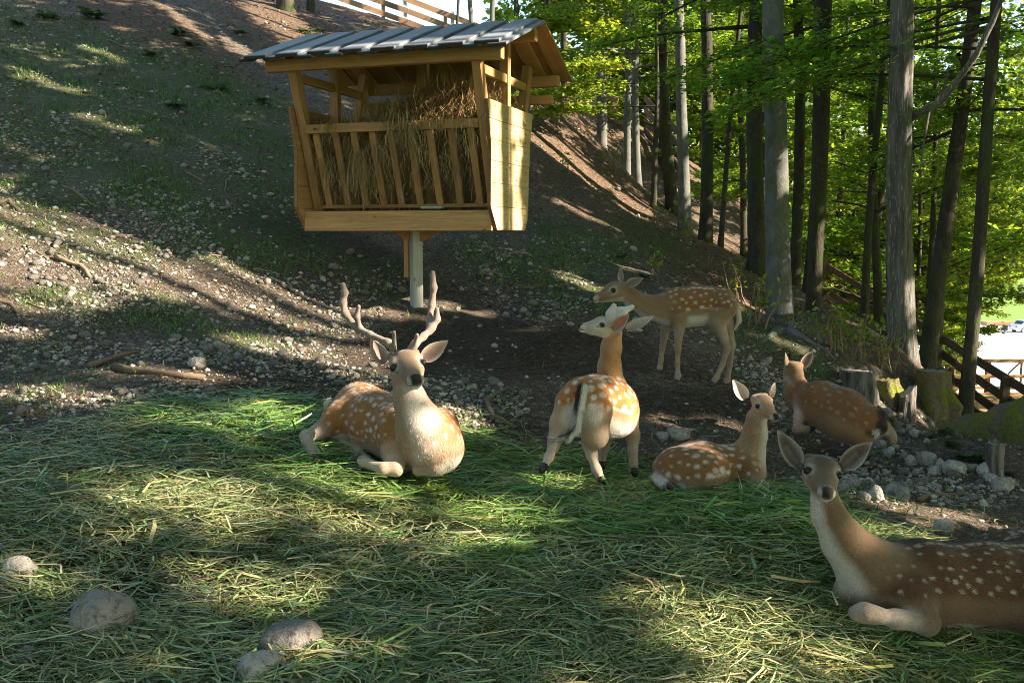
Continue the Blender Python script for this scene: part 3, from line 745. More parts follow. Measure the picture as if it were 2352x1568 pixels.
for i, (x, y) in enumerate([(14.5, 19.5), (17.5, 24), (20.5, 28), (17, 17.5), (23.5, 33), (21, 21.5), (25, 27), (28, 36), (24, 20)]):  # unseen trees added to block the sun on the far wood
    g = gz(x, y); H = 20.0 + (i * 37 % 4); r = np.random.default_rng(360 + i)
    lim = [(r.uniform(6.0, H), r.uniform(0, 360), r.uniform(-5, 35), r.uniform(2.6, 4.8)) for _ in range(52)]
    make_tree('unseen tall beech added down the bank to shade the far wood', (x, y, g), (x + r.normal() * .4, y + r.normal() * .4, g + H), .2, .05, B_DARK, 360 + i, lim, LEAF, 26, .26, group='added shade beeches down the bank', n=12, carve=True)
# the wood closes round the enclosure behind the camera and above the slope
for i, (x, y) in enumerate([(-4, -4.5), (-9.5, 1), (-13.5, 8), (1, -6.5), (5.5, -5), (-8, -7), (-18, 14), (-15, 1), (-3, -10), (-22, 22), (-11, 4.5), (4, -11), (-19, 7), (-1, -3.8)]):
    g = gz(x, y); H = 15.0 + (i * 29 % 4); r = np.random.default_rng(400 + i)
    lim = [(r.uniform(4.0, H), r.uniform(0, 360), r.uniform(-5, 35), r.uniform(2.8, 5.0)) for _ in range(46)]
    make_tree('tall beech of the wood that closes round the enclosure', (x, y, g), (x + r.normal() * .4, y + r.normal() * .4, g + H), .2, .05, B_BEECH, 400 + i, lim, LEAF, 14, .34, group='beeches round the enclosure', n=12)
# ------------------------------------------------------------------ stones
def stone_mat(name, a, b, dirt, k=.5):
    t = NT(name, .9, .2); v = t.coord('Object')
    n, f = t.noise(v, 5, 6, .65), t.noise(v, 28, 4, .7)
    c = t.mix(t.ramp(n, (.3, 0.), (.7, 1.)), a, b)
    c = t.mix(t.ramp(f, (.50, 0.), (.68, k)), c, dirt)
    t.base(hsv_var(t, c, t.rnd(), .22)); t.bump(t.math('ADD', n, t.math('MULTIPLY', f, .6)), 1.0, .035)
    return t.m
ST_W = stone_mat('limestone', (.25, .22, .19), (.40, .365, .32), (.13, .10, .075), .8)
ST_G = stone_mat('grey_boulder', (.17, .15, .13), (.36, .32, .28), (.085, .068, .05), .85)
def ico(sub):
    bm = bmesh.new(); bmesh.ops.create_icosphere(bm, subdivisions=sub, radius=1.0)
    v = np.array([q.co[:] for q in bm.verts]); f = np.array([[w.index for w in q.verts] for q in bm.faces]); bm.free(); return v, f
I1, I2, I3 = ico(1), ico(2), ico(3)
def rock(base, seed, rough=.22, flat=.7, facets=9):
    v, f = base; r = np.random.default_rng(seed)
    q = v * (1 + rough * fbm(v, 1.1, seed % 40, 3) * 1.8)[:, None]
    for _ in range(facets):                                  # a few broken facets
        n = r.normal(size=3); n /= np.linalg.norm(n); d = q @ n; lim = r.uniform(.55, .85)
        q = q - n * np.clip(d - lim, 0, None)[:, None] * .9
    return q * [1, r.uniform(.7, .95), flat], f
ROCKS = [mesh('stone', *rock(I2, 50 + i, .30, .66), ST_W, False) for i in range(10)]
def visible_pts(n, y0=2.9, y1=30.0, seed=0, pw=1.0):
    r = np.random.default_rng(seed)
    y = np.exp(r.uniform(math.log(y0), math.log(y1), n)); x = r.uniform(-.55, .56, n) * y
    return np.stack([x, y, np.zeros(n)], 1), r
STONY = [(130, 520, 300, 130, 12), (350, 640, 380, 130, 12), (560, 780, 330, 90, 8), (100, 780, 260, 120, 5), (780, 800, 130, 90, 8), (700, 600, 200, 90, 20), (1050, 930, 150, 60, 5), (1700, 960, 200, 40, 5), (2100, 1080, 260, 50, 14),
         (300, 400, 330, 90, 18), (1200, 640, 140, 80, 25), (1960, 1110, 120, 40, 8), (1850, 900, 200, 50, 15), (500, 450, 250, 90, 18), (2060, 930, 90, 40, 20), (200, 900, 260, 50, 2), (420, 500, 240, 60, 14)]
def on_ground(p): p = p.copy(); p[:, 2] = ground(p); return p
def grass_edge(px):
    return np.interp(px, [0, 150, 300, 560, 700, 800, 1100, 1250, 1500, 1780, 1900, 2100, 2352], [1000, 960, 915, 890, 905, 960, 1000, 1010, 1050, 1110, 1160, 1230, 1330])
p, r = visible_pts(150000, 3.0, 26, 5)
p = on_ground(p); pp = proj(p)
w = .10 + .9 * zone(p, STONY) + .25 * zone(p, GREEN); w[pp[:, 1] > grass_edge(pp[:, 0]) + 20] = .006; w *= (1 - .75 * zone(p, MUD)); w *= np.clip(.45 + 1.6 * fbm(p, 1.2, 33), .08, 1.4)
p = p[r.random(len(p)) < w * .95]
sz = np.clip(r.lognormal(math.log(.0108), .6, len(p)), .007, .058) * np.interp(p[:, 1], [3, 8, 20], [.75, 1.0, 1.5])
order = np.argsort(-sz / p[:, 1]); big, small = order[:235], order[235:]
# the stones that show largest are things of their own
for i in big:
    o = bpy.data.objects.new('stone', ROCKS[int(i) % 10]); o.location = p[i] + [0, 0, sz[i] * .25]
    o.scale = (sz[i],) * 3; o.rotation_euler = (r.normal() * .25, r.normal() * .25, r.uniform(0, 6.28)); COL.objects.link(o)
    q = proj(p[i])[0]
    if q[0] < 1000: lab, g = 'pale limestone lump lying on the stony slope uphill of the stag', 'loose stones on the slope uphill of the stag'
    elif q[1] < 760: lab, g = 'pale stone on the grassy slope between feeder and wood', 'loose stones between feeder and wood'
    else: lab, g = 'pale stone on the bare trampled ground among the deer', 'loose stones among the deer'
    tag(o, lab, 'stone', g)
# the rest, too many to count
V0, F0 = ico(1)
V0 = V0; ns = len(small)
ang = r.uniform(0, 6.28, ns); ca, sa = np.cos(ang), np.sin(ang)
sc = np.stack([np.ones(ns), r.uniform(.6, 1, ns), r.uniform(.35, .8, ns)], 1) * sz[small][:, None]
vv = V0[None] * (1 + r.normal(size=(ns, len(V0), 1)) * .17) * sc[:, None, :]
vv = np.stack([vv[..., 0] * ca[:, None] - vv[..., 1] * sa[:, None], vv[..., 0] * sa[:, None] + vv[..., 1] * ca[:, None], vv[..., 2]], -1) + p[small][:, None, :] + np.array([0, 0, .2]) * sz[small][:, None, None]
ff = (F0[None] + (np.arange(ns) * len(V0))[:, None, None]).reshape(-1, 3)
cc = np.repeat((np.array([.36, .325, .28]) * np.clip(r.normal(.82, .27, (ns, 1)), .25, 1.3)), len(V0), 0)
t = NT('pebble', .9, .15); t.base(t.mix(t.ramp(t.noise(t.coord('Object'), 60, 3), (.5, 0.), (.7, .6)), t.attr(), (.18, .13, .09)))
tag(obj('pebbles', vv.reshape(-1, 3), ff, t.m, None, False, cc), 'countless small pale pebbles strewn over the hillside', 'pebbles', kind='stuff')

def boulder(label, px, py, w, h, seed, m=ST_G, sub=I3, group=None, cat='stone', sink=.2, name='boulder', depth=.85, rough=.16):
    """w, h: size in photo pixels, (px, py): its middle; stands where its foot meets the ground"""
    g = hit(px, py + h * .5)
    s = g[1] / FPX; v, f = rock(sub, seed, rough, 1.0, 3 if sub is I3 else 8)
    v = v / (v.max(0) - v.min(0)) * 2; v = v - (v.max(0) + v.min(0)) / 2
    v = v * [w * s / 2, w * s / 2 * depth, h * s / 2 * (1 + sink)]
    o = obj(name, v, f, m, None, True)
    o.location = (g[0], g[1] + w * s * depth * .35, gz(g[0], g[1]) + h * s * .5 * (1 - sink * .5)); o.rotation_euler = (0, 0, seed * .7 % .6 - .3)
    return tag(o, label, cat, group)
boulder('large round grey boulder lying in the cut grass', 223, 1424, 158, 108, 3)
boulder('broad low grey boulder touching the rough round one', 663, 1488, 146, 84, 4)
boulder('rough pale boulder in front of the broad low one', 592, 1548, 118, 84, 12, ST_W)
boulder('angular sunlit limestone block in the cut grass', 32, 1316, 92, 70, 21, ST_W, rough=.25)
boulder('small flat brown stone beside the large round boulder', 56, 1502, 66, 38, 22)
boulder('fist-sized pale stone in the dry cut grass', 761, 1386, 38, 24, 23, ST_W)
boulder('grey stone half hidden in cut grass beside the dark-crowned doe', 1802, 1234, 48, 26, 24)
boulder('lichen-grey stone behind the back of the dark-crowned doe', 2172, 1214, 48, 34, 25, ST_W)
boulder('pale stone block near the broken branch on the slope', 448, 834, 44, 24, 26, ST_W)
boulder('pale cube-like stone on the dark soil by the dead branches', 499, 797, 26, 20, 27, ST_W)
boulder('speckled boulder lying behind the rump of the resting fawn', 1563, 1004, 56, 28, 28, ST_W)
boulder('flat white stone behind the resting fawn', 1524, 1008, 32, 20, 29, ST_W)
row = [(2132, 1050, 46, 30), (2161, 1060, 24, 24), (2197, 1079, 56, 26), (2236, 1074, 28, 16), (2269, 1079, 40, 28), (2297, 1087, 28, 22), (2312, 1115, 56, 26), (2097, 1052, 30, 22), (2150, 1079, 34, 20), (2078, 1040, 22, 16),
       (2046, 1031, 30, 20), (2019, 1134, 46, 32), (2077, 1131, 34, 28), (2052, 1122, 30, 20), (2278, 1096, 30, 12), (2037, 951, 36, 20), (2090, 982, 16, 16), (2104, 993, 24, 16), (2075, 986, 20, 12), (1995, 1105, 34, 20), (1962, 1108, 40, 26),
       (2062, 1001, 22, 14), (2028, 1012, 26, 16), (1990, 1140, 30, 20), (1940, 1125, 30, 18), (2110, 1080, 24, 14), (2130, 1010, 18, 10)]
for i, (x, y, w, h) in enumerate(row):
    boulder('weathered grey stone of the loose row edging the moss bank', x, y, w, h, 60 + i, ST_G if i % 3 == 0 else ST_W, I2, 'stones of the loose row', name='stone', rough=.28, sink=.55)

# ------------------------------------------------------------------ dead wood
t = NT('dead_wood', .9, .15); n = t.noise(t.coord('Object', (1, 1, 1)), 16, 6, .65)
t.base(hsv_var(t, t.mix(n, (.11, .075, .05), (.29, .21, .145)), t.rnd(), .3)); t.bump(n, .8, .01)
DEAD = t.m
def stick(label, pts, wid, name='branch', lift=.5, seed=0, cat='branch', group=None, side=()):
    r = np.random.default_rng(seed + 7)
    W = [hit(a, b) for a, b in pts]; s = W[0][1] / FPX
    q = [W[0]]
    for a, b in zip(W[:-1], W[1:]):
        q += [(a + b) / 2 + r.normal(size=3) * .008, b]
    q = np.array(q); rr = wid * s / 2; q[:, 2] = ground(q) + rr * lift
    v, f = tube(q, np.linspace(rr, rr * .7, len(q)) * r.uniform(.85, 1.15, len(q)), 9, True, .06, seed)
    root = obj(name, v, f, DEAD, None, True); tag(root, label, cat, group)
    return root
stick('thick broken branch with pale end below the other on dark soil', [(262, 848), (345, 856), (470, 866)], 21, seed=1)
stick('straight barkless branch tilted uphill on the dark soil', [(205, 842), (258, 826), (312, 812)], 14, seed=2, lift=1.2)
stick('dark crooked root piece on the sunny pebbles', [(128, 588), (160, 604), (185, 610), (206, 634)], 11, seed=3, lift=1.5)
stick('short dark branch lying across the sunny pebbles', [(240, 547), (312, 544)], 8, seed=4)
stick('thin pale forked stick on the sunny pebbles', [(345, 552), (378, 520)], 6, seed=5)
stick('thin curved brown stick at the top of the pebble patch', [(142, 432), (170, 452), (215, 480)], 7, seed=6)
stick('dark gnarled root end on the pebble patch', [(-10, 470), (22, 462), (46, 488)], 11, seed=7)
stick('dark branch lying on the lower pebble slope', [(-10, 690), (25, 702), (45, 726)], 11, seed=8)
stick('smooth reddish branch on the bare ground below the stone row', [(2112, 1146), (2150, 1134), (2250, 1133)], 13, seed=9)
stick('dark forked dead branch standing behind the cut grass', [(1115, 925), (1140, 905), (1166, 890)], 9, seed=10, lift=2.2)
stick('bent root leg of the dead branch behind the cut grass', [(1118, 928), (1134, 962), (1180, 986)], 12, seed=11, lift=1.6)
stick('small rotten log on the slope behind the standing doe', [(1168, 658), (1210, 664), (1245, 660)], 10, seed=12)
stick('dark flat bark piece sunk into the cut grass', [(372, 1424), (440, 1432), (505, 1440)], 26, seed=13, lift=.1)
stick('dark weathered plank end leaning in the cut grass', [(-14, 1404), (14, 1385)], 60, seed=14, lift=.1)
stick('long pale stalk lying among the pebbles near the feeder shadow', [(300, 548), (345, 556), (372, 528)], 5, seed=15)
for i, pts in enumerate([[(520, 420), (516, 440), (525, 462)], [(430, 400), (470, 420)], [(250, 90), (300, 120)], [(560, 290), (600, 300)], [(170, 300), (230, 325)], [(690, 640), (730, 665)], [(470, 590), (520, 596)], [(1420, 660), (1480, 690)], [(1640, 700), (1700, 715)], [(300, 200), (345, 222)], [(60, 560), (110, 590)],
                         [(590, 620), (640, 632)], [(640, 740), (700, 752)], [(60, 700), (100, 712)], [(1290, 470), (1340, 500)], [(800, 690), (850, 700)]]):
    stick('thin grey-brown twig lying loose on the hillside', pts, 4.5, 'twig', 1.0, 30 + i, 'twig', 'twigs on the hillside')

# ------------------------------------------------------------------ stumps and moss bank
t = NT('mossy_wood', .95, .1); v = t.coord('Object'); n, f = t.noise(v, 5, 5, .6), t.noise(v, 26, 4)
c = t.mix(f, (.07, .05, .036), (.20, .155, .115)); nrm = t.node('ShaderNodeNewGeometry').outputs['Normal']
upz = t.node('ShaderNodeSeparateXYZ', {0: nrm}).outputs[2]
mo = t.math('MULTIPLY', t.ramp(n, (.38, 0.), (.56, 1.)), t.ramp(t.math('ADD', upz, .35), (.1, .45), (.9, 1.)))
t.base(t.mix(mo, c, t.mix(f, (.07, .085, .012), (.19, .20, .03)))); t.bump(t.math('ADD', n, f), 1.0, .03)
MOSSY = t.m
t = NT('stump_wood', .9, .15); n = t.noise(t.coord('Object', (1, 1, .15)), 22, 6, .7); t.base(t.mix(t.ramp(n, (.35, 0.), (.65, 1.)), (.06, .052, .045), (.25, .225, .195))); t.bump(n, 1.0, .05); STUMP = t.m
t = NT('sawn_end', .9, .15); w_ = t.node('ShaderNodeTexWave', {'Vector': t.coord('Object'), 'Scale': 9.0, 'Distortion': 2.0}, wave_type='RINGS', rings_direction='Z').outputs[1]
t.base(t.mix(w_, (.20, .17, .14), (.36, .32, .27))); SAWN = t.m
def stump(label, px, ybase, ytop, w, d, m, seed, flare=.5, tilt=0.0, top=SAWN, lob=4):
    b = hit(px, ybase); d = b[1]; s = d / FPX; H = max(.1, (ybase - ytop) * s); r0 = w * s / 2
    root = empty('tree_stump', b); tag(root, label, 'stump')
    n, k = 40, 12; a = np.arange(n) * 2 * math.pi / n; V = []; rr = np.random.default_rng(seed)
    for i in range(k):
        z = -.15 + (H + .15) * i / (k - 1); h = max(0, z)
        rad = r0 * (1 + flare * math.exp(-h / (H * .4)) * (.6 + .8 * np.maximum(0, np.sin(a * lob + seed)) ** 1.5) + .07 * np.sin(a * 7 + seed) + .05 * np.sin(a * 3 + h * 9))
        zz = z + (tilt * np.cos(a) * r0 * (h / H) + .005 * rr.normal(size=n) * (1 if i == k - 1 else .3))
        V.append(np.stack([np.cos(a) * rad, np.sin(a) * rad, zz], 1))
    V = np.concatenate(V); V[:, :2] *= (1 + .13 * fbm(V * [1, 1, .35] / max(r0, .05), 1.6, seed))[:, None]; i = np.arange(k - 1)[:, None] * n + np.arange(n); j = np.arange(k - 1)[:, None] * n + (np.arange(n) + 1) % n
    obj('bark', V, np.stack([i.ravel(), j.ravel(), j.ravel() + n, i.ravel() + n], 1), m, root, True)
    tv = V[-n:] * [.985, .985, 1] + [0, 0, -.012]; tv = np.concatenate([tv, [tv.mean(0)]])
    obj('cut_face', tv, np.stack([np.arange(n), (np.arange(n) + 1) % n, np.full(n, n)], 1), top, root)
    return root
stump('grey sawn stump in the shade beside the sunlit roots', 1970, 900, 850, 76, 9.6, STUMP, 3, .25)
stump('round stump wrapped in bright moss with buttress roots', 2140, 922, 846, 66, 10.2, MOSSY, 5, .75, lob=5)
stump('broken mossy root mass between the grey stump and the pale fluted tree', 2032, 905, 872, 50, 10.3, MOSSY, 8, .8, .1, MOSSY)
stump('small dark stump with a slanting cut in front of the moss-wrapped one', 2082, 958, 900, 36, 8.4, STUMP, 11, .25, .9)
stump('short grey post-like stump at the foot of the moss bank', 2284, 1092, 1014, 38, 7.0, STUMP, 13, .15)
# moss-covered bank of old logs
path = [P(2118, 985, 8.9), P(2190, 1010, 8.2), P(2262, 1040, 7.6), P(2340, 1070, 7.1), P(2450, 1110, 6.7), P(2600, 1150, 6.3)]
path = np.array(path); nb = 60; s_ = np.linspace(0, 1, nb); sp = np.linspace(0, 1, len(path)); bp = np.stack([np.interp(s_, sp, path[:, k]) for k in range(3)], 1); bp[:, 2] = ground_smooth(bp)
prof = np.array([(-.12, -.25), (-.06, .05), (-.05, .22), (.0, .36), (.1, .42), (.3, .45), (.55, .42), (.8, .30), (1.0, 0), (1.1, -.4)])
tang = np.gradient(bp, axis=0); tang[:, 2] = 0; tang /= np.linalg.norm(tang, axis=1)[:, None]; nrm_ = np.stack([-tang[:, 1], tang[:, 0], np.zeros(nb)], 1)
grow = np.clip(np.linspace(0, 1, nb) * 5, .12, 1)
BV = np.stack([bp + nrm_ * q[0] + np.array([0, 0, 1.0]) * (q[1] * np.where(q[1] > 0, grow, 1))[:, None] for q in prof], 1).reshape(-1, 3)
BV += np.stack([fbm(BV, 3, 1), fbm(BV, 3, 4), fbm(BV, 3.5, 8)], 1) * .09
kq = len(prof); i = np.arange(nb - 1)[:, None] * kq + np.arange(kq - 1)
BF = np.stack([i.ravel(), i.ravel() + kq, i.ravel() + kq + 1, i.ravel() + 1], 1)
tag(obj('moss_bank', BV, BF, MOSSY, None, True), 'dark crumbling bank covered with moss beside the short post-like stump', 'bank')

# ------------------------------------------------------------------ cut grass
FRESH = [(1080, 1060, 480, 110, 4), (620, 960, 280, 60, 2), (430, 930, 200, 40, 2), (1600, 1150, 330, 70, 6), (880, 1110, 250, 60, 2), (1250, 1180, 300, 60, 5), (1150, 1300, 60, 40, 10), (1840, 1190, 120, 60, 15)]
t = NT('cut_grass', .45, .45); c = t.attr(); t.base(c)
tr = t.node('ShaderNodeBsdfTranslucent', {0: c}); mx = t.node('ShaderNodeMixShader', {0: .16, 1: t.bsdf.outputs[0], 2: tr.outputs[0]}); t.l.new(mx.outputs[0], t.out.inputs[0])
CUT = t.m
def mound(p):
    """the fodder lies in a low uneven heap"""
    pp = proj(p); k = np.clip((pp[:, 1] - grass_edge(pp[:, 0])) / 170, 0, 1)
    return k * (.055 + .03 * np.clip(fbm(p * [1, 1, 0], 2.2, 41), -.6, 1) + .015 * zone(p, FRESH[:3] + FRESH[3:4]))
p, r = visible_pts(150000, 2.75, 7.2, 8)
p = on_ground(p); pp = proj(p); e = grass_edge(pp[:, 0]) + 25 * fbm(p, 2.0, 51) + np.abs(r.normal(size=len(p))) * 28 - 14
stray = r.random(len(p)) < .012 * np.clip(1 - (e - pp[:, 1]) / 190, 0, 1)
ok = stray | (pp[:, 1] > e) & (r.random(len(p)) < np.clip(.62 + .9 * fbm(p, 1.6, 61) + zone(p, FRESH) * .4, .12, 1.0) * np.clip((pp[:, 1] - e) / 110 + .18, 0, 1))
p = p[ok][:66000]; n = len(p); z_ = zone(p, FRESH); z_ = np.clip(z_ + .35 * fbm(p, 1.5, 71), 0, 1)
fresh = r.random(n) < z_ * .95
p[:, 2] += mound(p) * r.uniform(.05, 1.0, n) ** 1.4 + .004
ang = r.normal(size=n) * .55 + np.where(r.random(n) < .5, 0, math.pi) + .6 * fbm(p, .9, 15) + np.where(r.random(n) < .42, r.uniform(-2, 2, n), 0)
dr = np.stack([np.cos(ang), np.sin(ang), r.normal(size=n) * .16 + .03], 1)
L = np.where(fresh, r.uniform(.12, .46, n), r.uniform(.05, .30, n)); wd = np.where(fresh, r.uniform(.0018, .0058, n), r.uniform(.0014, .0042, n))
brd = r.random(n) < .025; wd[brd] = r.uniform(.005, .010, brd.sum())
gcol1 = np.array([.14, .235, .052]) * r.uniform(.6, 1.5, (n, 1)) * (1 + r.normal(size=(n, 3)) * [.18, .06, .2])
dry = np.array([.38, .38, .17]) * r.uniform(.3, 1.6, (n, 1)) * (1 + r.normal(size=(n, 3)) * [.16, .07, .15]); gr2 = np.array([.16, .22, .08]) * r.uniform(.5, 1.4, (n, 1))
straw = np.array([.46, .40, .22]) * r.uniform(.6, 1.3, (n, 1))
pick = r.random((n, 1)); dry = np.where(pick < .45, gr2, np.where(pick < .86, dry, straw))
cols = np.clip(np.where(fresh[:, None] & (r.random((n, 1)) < .84), gcol1, dry), .01, .8)
bend = np.stack([-np.sin(ang), np.cos(ang), np.zeros(n)], 1) * (r.normal(size=n) * L * .22)[:, None] + np.array([0, 0, 1.0]) * (np.abs(r.normal(size=n)) * .012 + .004)[:, None]
V, F, C = ribbons(p - dr * (L * .5)[:, None], dr, L, wd, bend, cols, 3, np.tile([0, 0, 1.0], (n, 1)) + r.normal(size=(n, 3)) * .35)
low = ground(V) + .003; V[:, 2] = np.maximum(V[:, 2], low)
tag(obj('cut_grass', V, F, CUT, None, False, C), 'tangled mat of freshly cut and drying grass fodder spread over the ground', 'cut grass', kind='stuff')
# short living grass, straw bits, leaf litter
p, r = visible_pts(170000, 4.5, 24, 9)
p = on_ground(p); pp = proj(p)
w = zone(p, GREEN) * 1.0 + .06 + .18 * zone(p, STONY); w *= np.clip(.5 + 1.5 * fbm(p, 1.8, 81), 0.02, 1.3); w[pp[:, 1] > grass_edge(pp[:, 0]) - 5] = 0; w *= (1 - .9 * zone(p, MUD)) * (1 - .7 * zone(p, LITTER))
p = p[r.random(len(p)) < w * .9]; n = len(p)
dr = np.stack([r.normal(size=n) * .35, r.normal(size=n) * .35, np.ones(n)], 1); ang = r.uniform(0, 6.28, n)
hgt = r.uniform(.018, .055, n) * np.interp(p[:, 1], [4, 20], [1, 1.7]); cols = np.array([.075, .14, .025]) * r.uniform(.5, 1.6, (n, 1)) * (1 + r.normal(size=(n, 3)) * [.2, .05, .15])
V, F, C = ribbons(p, dr, hgt, r.uniform(.0012, .003, n) * np.interp(p[:, 1], [4, 20], [1.2, 4.5]), r.normal(size=(n, 3)) * [.012, .012, 0], np.clip(cols, .01, .5), 2, np.stack([np.cos(ang), np.sin(ang), np.zeros(n)], 1))
tag(obj('short_grass', V, F, CUT, None, False, C), 'sparse short grass growing between the stones of the slope', 'grass', kind='stuff')
p, r = visible_pts(130000, 3.6, 30, 10)
p = on_ground(p); pp = proj(p)
w = .28 + .8 * zone(p, LITTER) + np.clip((p[:, 1] - 20) / 6, 0, .6); w[pp[:, 1] > grass_edge(pp[:, 0]) + 10] = .03; w *= np.clip(.55 + 1.4 * fbm(p, 1.3, 91), .1, 1.4)
p = p[r.random(len(p)) < w * .62]; n = len(p); lf = r.random(n) < .5
ang = r.uniform(0, 6.28, n); d_ = np.stack([np.cos(ang), np.sin(ang), r.normal(size=n) * .22], 1)
L = np.where(lf, r.uniform(.02, .055, n), r.uniform(.02, .13, n)) * np.interp(p[:, 1], [4, 20], [.8, 1.5]); wd = np.where(lf, L * .32, r.uniform(.001, .0025, n) * np.interp(p[:, 1], [4, 20], [1, 2.5]))
cols = np.where(lf[:, None], np.array([.19, .10, .05]), np.array([.30, .22, .13])) * r.uniform(.4, 1.5, (n, 1))
V, F, C = leaf_quads(p + [0, 0, .008], d_, np.tile([0, 0, 1.0], (n, 1)) + r.normal(size=(n, 3)) * .3, L, wd, cols, .15)
V[:, 2] = np.maximum(V[:, 2], ground(V) + .004)
t = NT('leaf_litter', .9, .15); t.base(t.attr())
tag(obj('leaf_litter', V, F, t.m, None, False, C), 'dead brown leaves and straw bits scattered over the slope', 'leaf litter', kind='stuff')
# ferns and weeds
def plant(label, px, py, size, nl, seed, group, name='fern', leafm=LEAF_F):
    g = hit(px, py); r = np.random.default_rng(seed)
    root = empty(name, g); tag(root, label, 'plant', group); s = size * g[1] / FPX
    LB, LD, LL = [], [], []
    mb = MB()
    for i in range(nl):
        az = r.uniform(0, 6.28); el = r.uniform(.5, 1.2); tip = np.array([math.cos(az) * math.cos(el), math.sin(az) * math.cos(el), math.sin(el) * .8]) * s * r.uniform(.6, 1)
        q = np.array([tip * k + [0, 0, -s * .35 * k * k] for k in np.linspace(0, 1, 6)]); q[:, 2] = np.maximum(q[:, 2], .0)
        mb.tube(q, np.linspace(.003, .001, 6) * max(1, s * 2), 3, False)
        side = np.array([-math.sin(az), math.cos(az), 0])
        for k in np.linspace(.2, 1, 7):
            c = np.array([np.interp(k, np.linspace(0, 1, 6), q[:, w]) for w in range(3)])
            for sg in (-1, 1): LB.append(c); LD.append(side * sg + tip / s * .5); LL.append(s * .34 * (1.1 - k * .75))
    obj('stems', mb.v, mb.f, leafm, root, col=np.ones((len(mb.v), 3)))
    LB, LD, LL = np.array(LB), np.array(LD), np.array(LL); m = len(LB)
    V, F, C = leaf_quads(LB, LD, np.tile([0, 0, 1.0], (m, 1)) + r.normal(size=(m, 3)) * .2, LL, LL * .24, leafcols(m, r))
    obj('leaves', V, F, leafm, root, False, C)
for i, (x, y, s) in enumerate([(110, 45, 55), (215, 40, 70), (415, 85, 55), (445, 110, 45), (620, 125, 40), (345, 130, 35), (400, 250, 50), (500, 210, 60), (595, 235, 45), (700, 80, 40), (735, 70, 40), (550, 80, 35), (40, 60, 45), (1100, 640, 18), (1480, 640, 40), (1430, 590, 35), (1650, 720, 45)]):
    plant('low green fern on the upper slope above the pebbles', x, y, s, 7, 500 + i, 'ferns on the slope')
for i, (x, y, s) in enumerate([(2190, 1030, 55), (2215, 1055, 50), (2240, 1060, 55), (2262, 1068, 45), (2170, 1000, 50), (2140, 1010, 35), (2205, 1085, 30), (2320, 1095, 35)]):
    plant('leafy green weed at the foot of the moss bank', x, y, s, 6, 540 + i, 'weeds below the moss bank', 'weed')
def shoots(label, px, py, h, n, seed):
    g = hit(px, py); r = np.random.default_rng(seed); s = h * g[1] / FPX
    root = empty('bush', g); tag(root, label, 'bush', 'bare brush below the wood'); mb = MB(); B = []; D = []
    for i in range(n):
        a = r.uniform(0, 6.28); q = [np.array([r.normal() * .08, r.normal() * .08, -.02])]
        for k in range(4): q.append(q[-1] + np.array([math.cos(a) * .25 + r.normal() * .1, math.sin(a) * .25 + r.normal() * .1, .8]) * s / 4)
        mb.tube(q, np.linspace(.009, .003, 5), 4, False); q = np.array(q)
        for k in range(7): B.append(q[r.integers(2, 5)] + r.normal(size=3) * .05); D.append(r.normal(size=3))
    obj('stems', mb.v, mb.f, DEAD, root); B, D = np.array(B), np.array(D); m = len(B)
    V, F, C = leaf_quads(B, D, np.tile([0, 0, 1.0], (m, 1)) + r.normal(size=(m, 3)) * .4, r.uniform(.05, .09, m), r.uniform(.02, .03, m), leafcols(m, r)); obj('leaves', V, F, LEAF_Y, root, False, C)
for i, (x, y, h, n_) in enumerate([(1690, 690, 120, 7), (1720, 745, 130, 6), (1760, 700, 90, 5), (1915, 800, 100, 7), (1950, 820, 130, 8), (1990, 835, 110, 6), (2030, 840, 110, 6), (1510, 520, 60, 4), (1860, 770, 80, 5), (1580, 560, 70, 4), (1300, 400, 50, 4), (1405, 395, 60, 5), (1500, 640, 80, 4)]):
    shoots('thin bare shoots with a few leaves on the litter-covered edge', x, y, h, n_, 600 + i)
# ------------------------------------------------------------------ deer
def unit(v): v = np.asarray(v, float); return v / (np.linalg.norm(v) + 1e-12)
class Prim:
    __slots__ = ('a', 'b', 'ra', 'rb', 'k', 'part', 'sq', 'sf', 'flow')
    def __init__(s, a, b, ra, rb, part, k=.03, sq=None, sf=1.0, flow=None):
        s.a, s.b, s.ra, s.rb, s.part, s.k = np.array(a, float), np.array(b, float), ra, rb, part, k
        s.sq = None if sq is None else unit(sq); s.sf = sf
        s.flow = unit(s.b - s.a) if flow is None and np.linalg.norm(s.b - s.a) > 1e-6 else (unit(flow) if flow is not None else np.array([0, 0, -1.0]))
    def dist(s, p):
        ab = s.b - s.a; L2 = ab @ ab
        q = p - s.a
        t = np.clip(q @ ab / L2, 0, 1) if L2 > 1e-10 else np.zeros(p.shape[:-1])
        q = q - t[..., None] * ab
        if s.sq is not None:
            c = q @ s.sq; q = q + (c * (1 / s.sf - 1))[..., None] * s.sq
        d = np.sqrt((q * q).sum(-1)) - (s.ra + t * (s.rb - s.ra))
        return d * (min(1.0, s.sf) ** .5 if s.sq is not None else 1.0)
    def box(s, m):
        r = max(s.ra, s.rb) * max(1, s.sf) + m
        return np.minimum(s.a, s.b) - r, np.maximum(s.a, s.b) + r
def smin(a, b, k):
    h = np.clip(.5 + .5 * (b - a) / k, 0, 1)
    return b * (1 - h) + a * h - k * h * (1 - h)
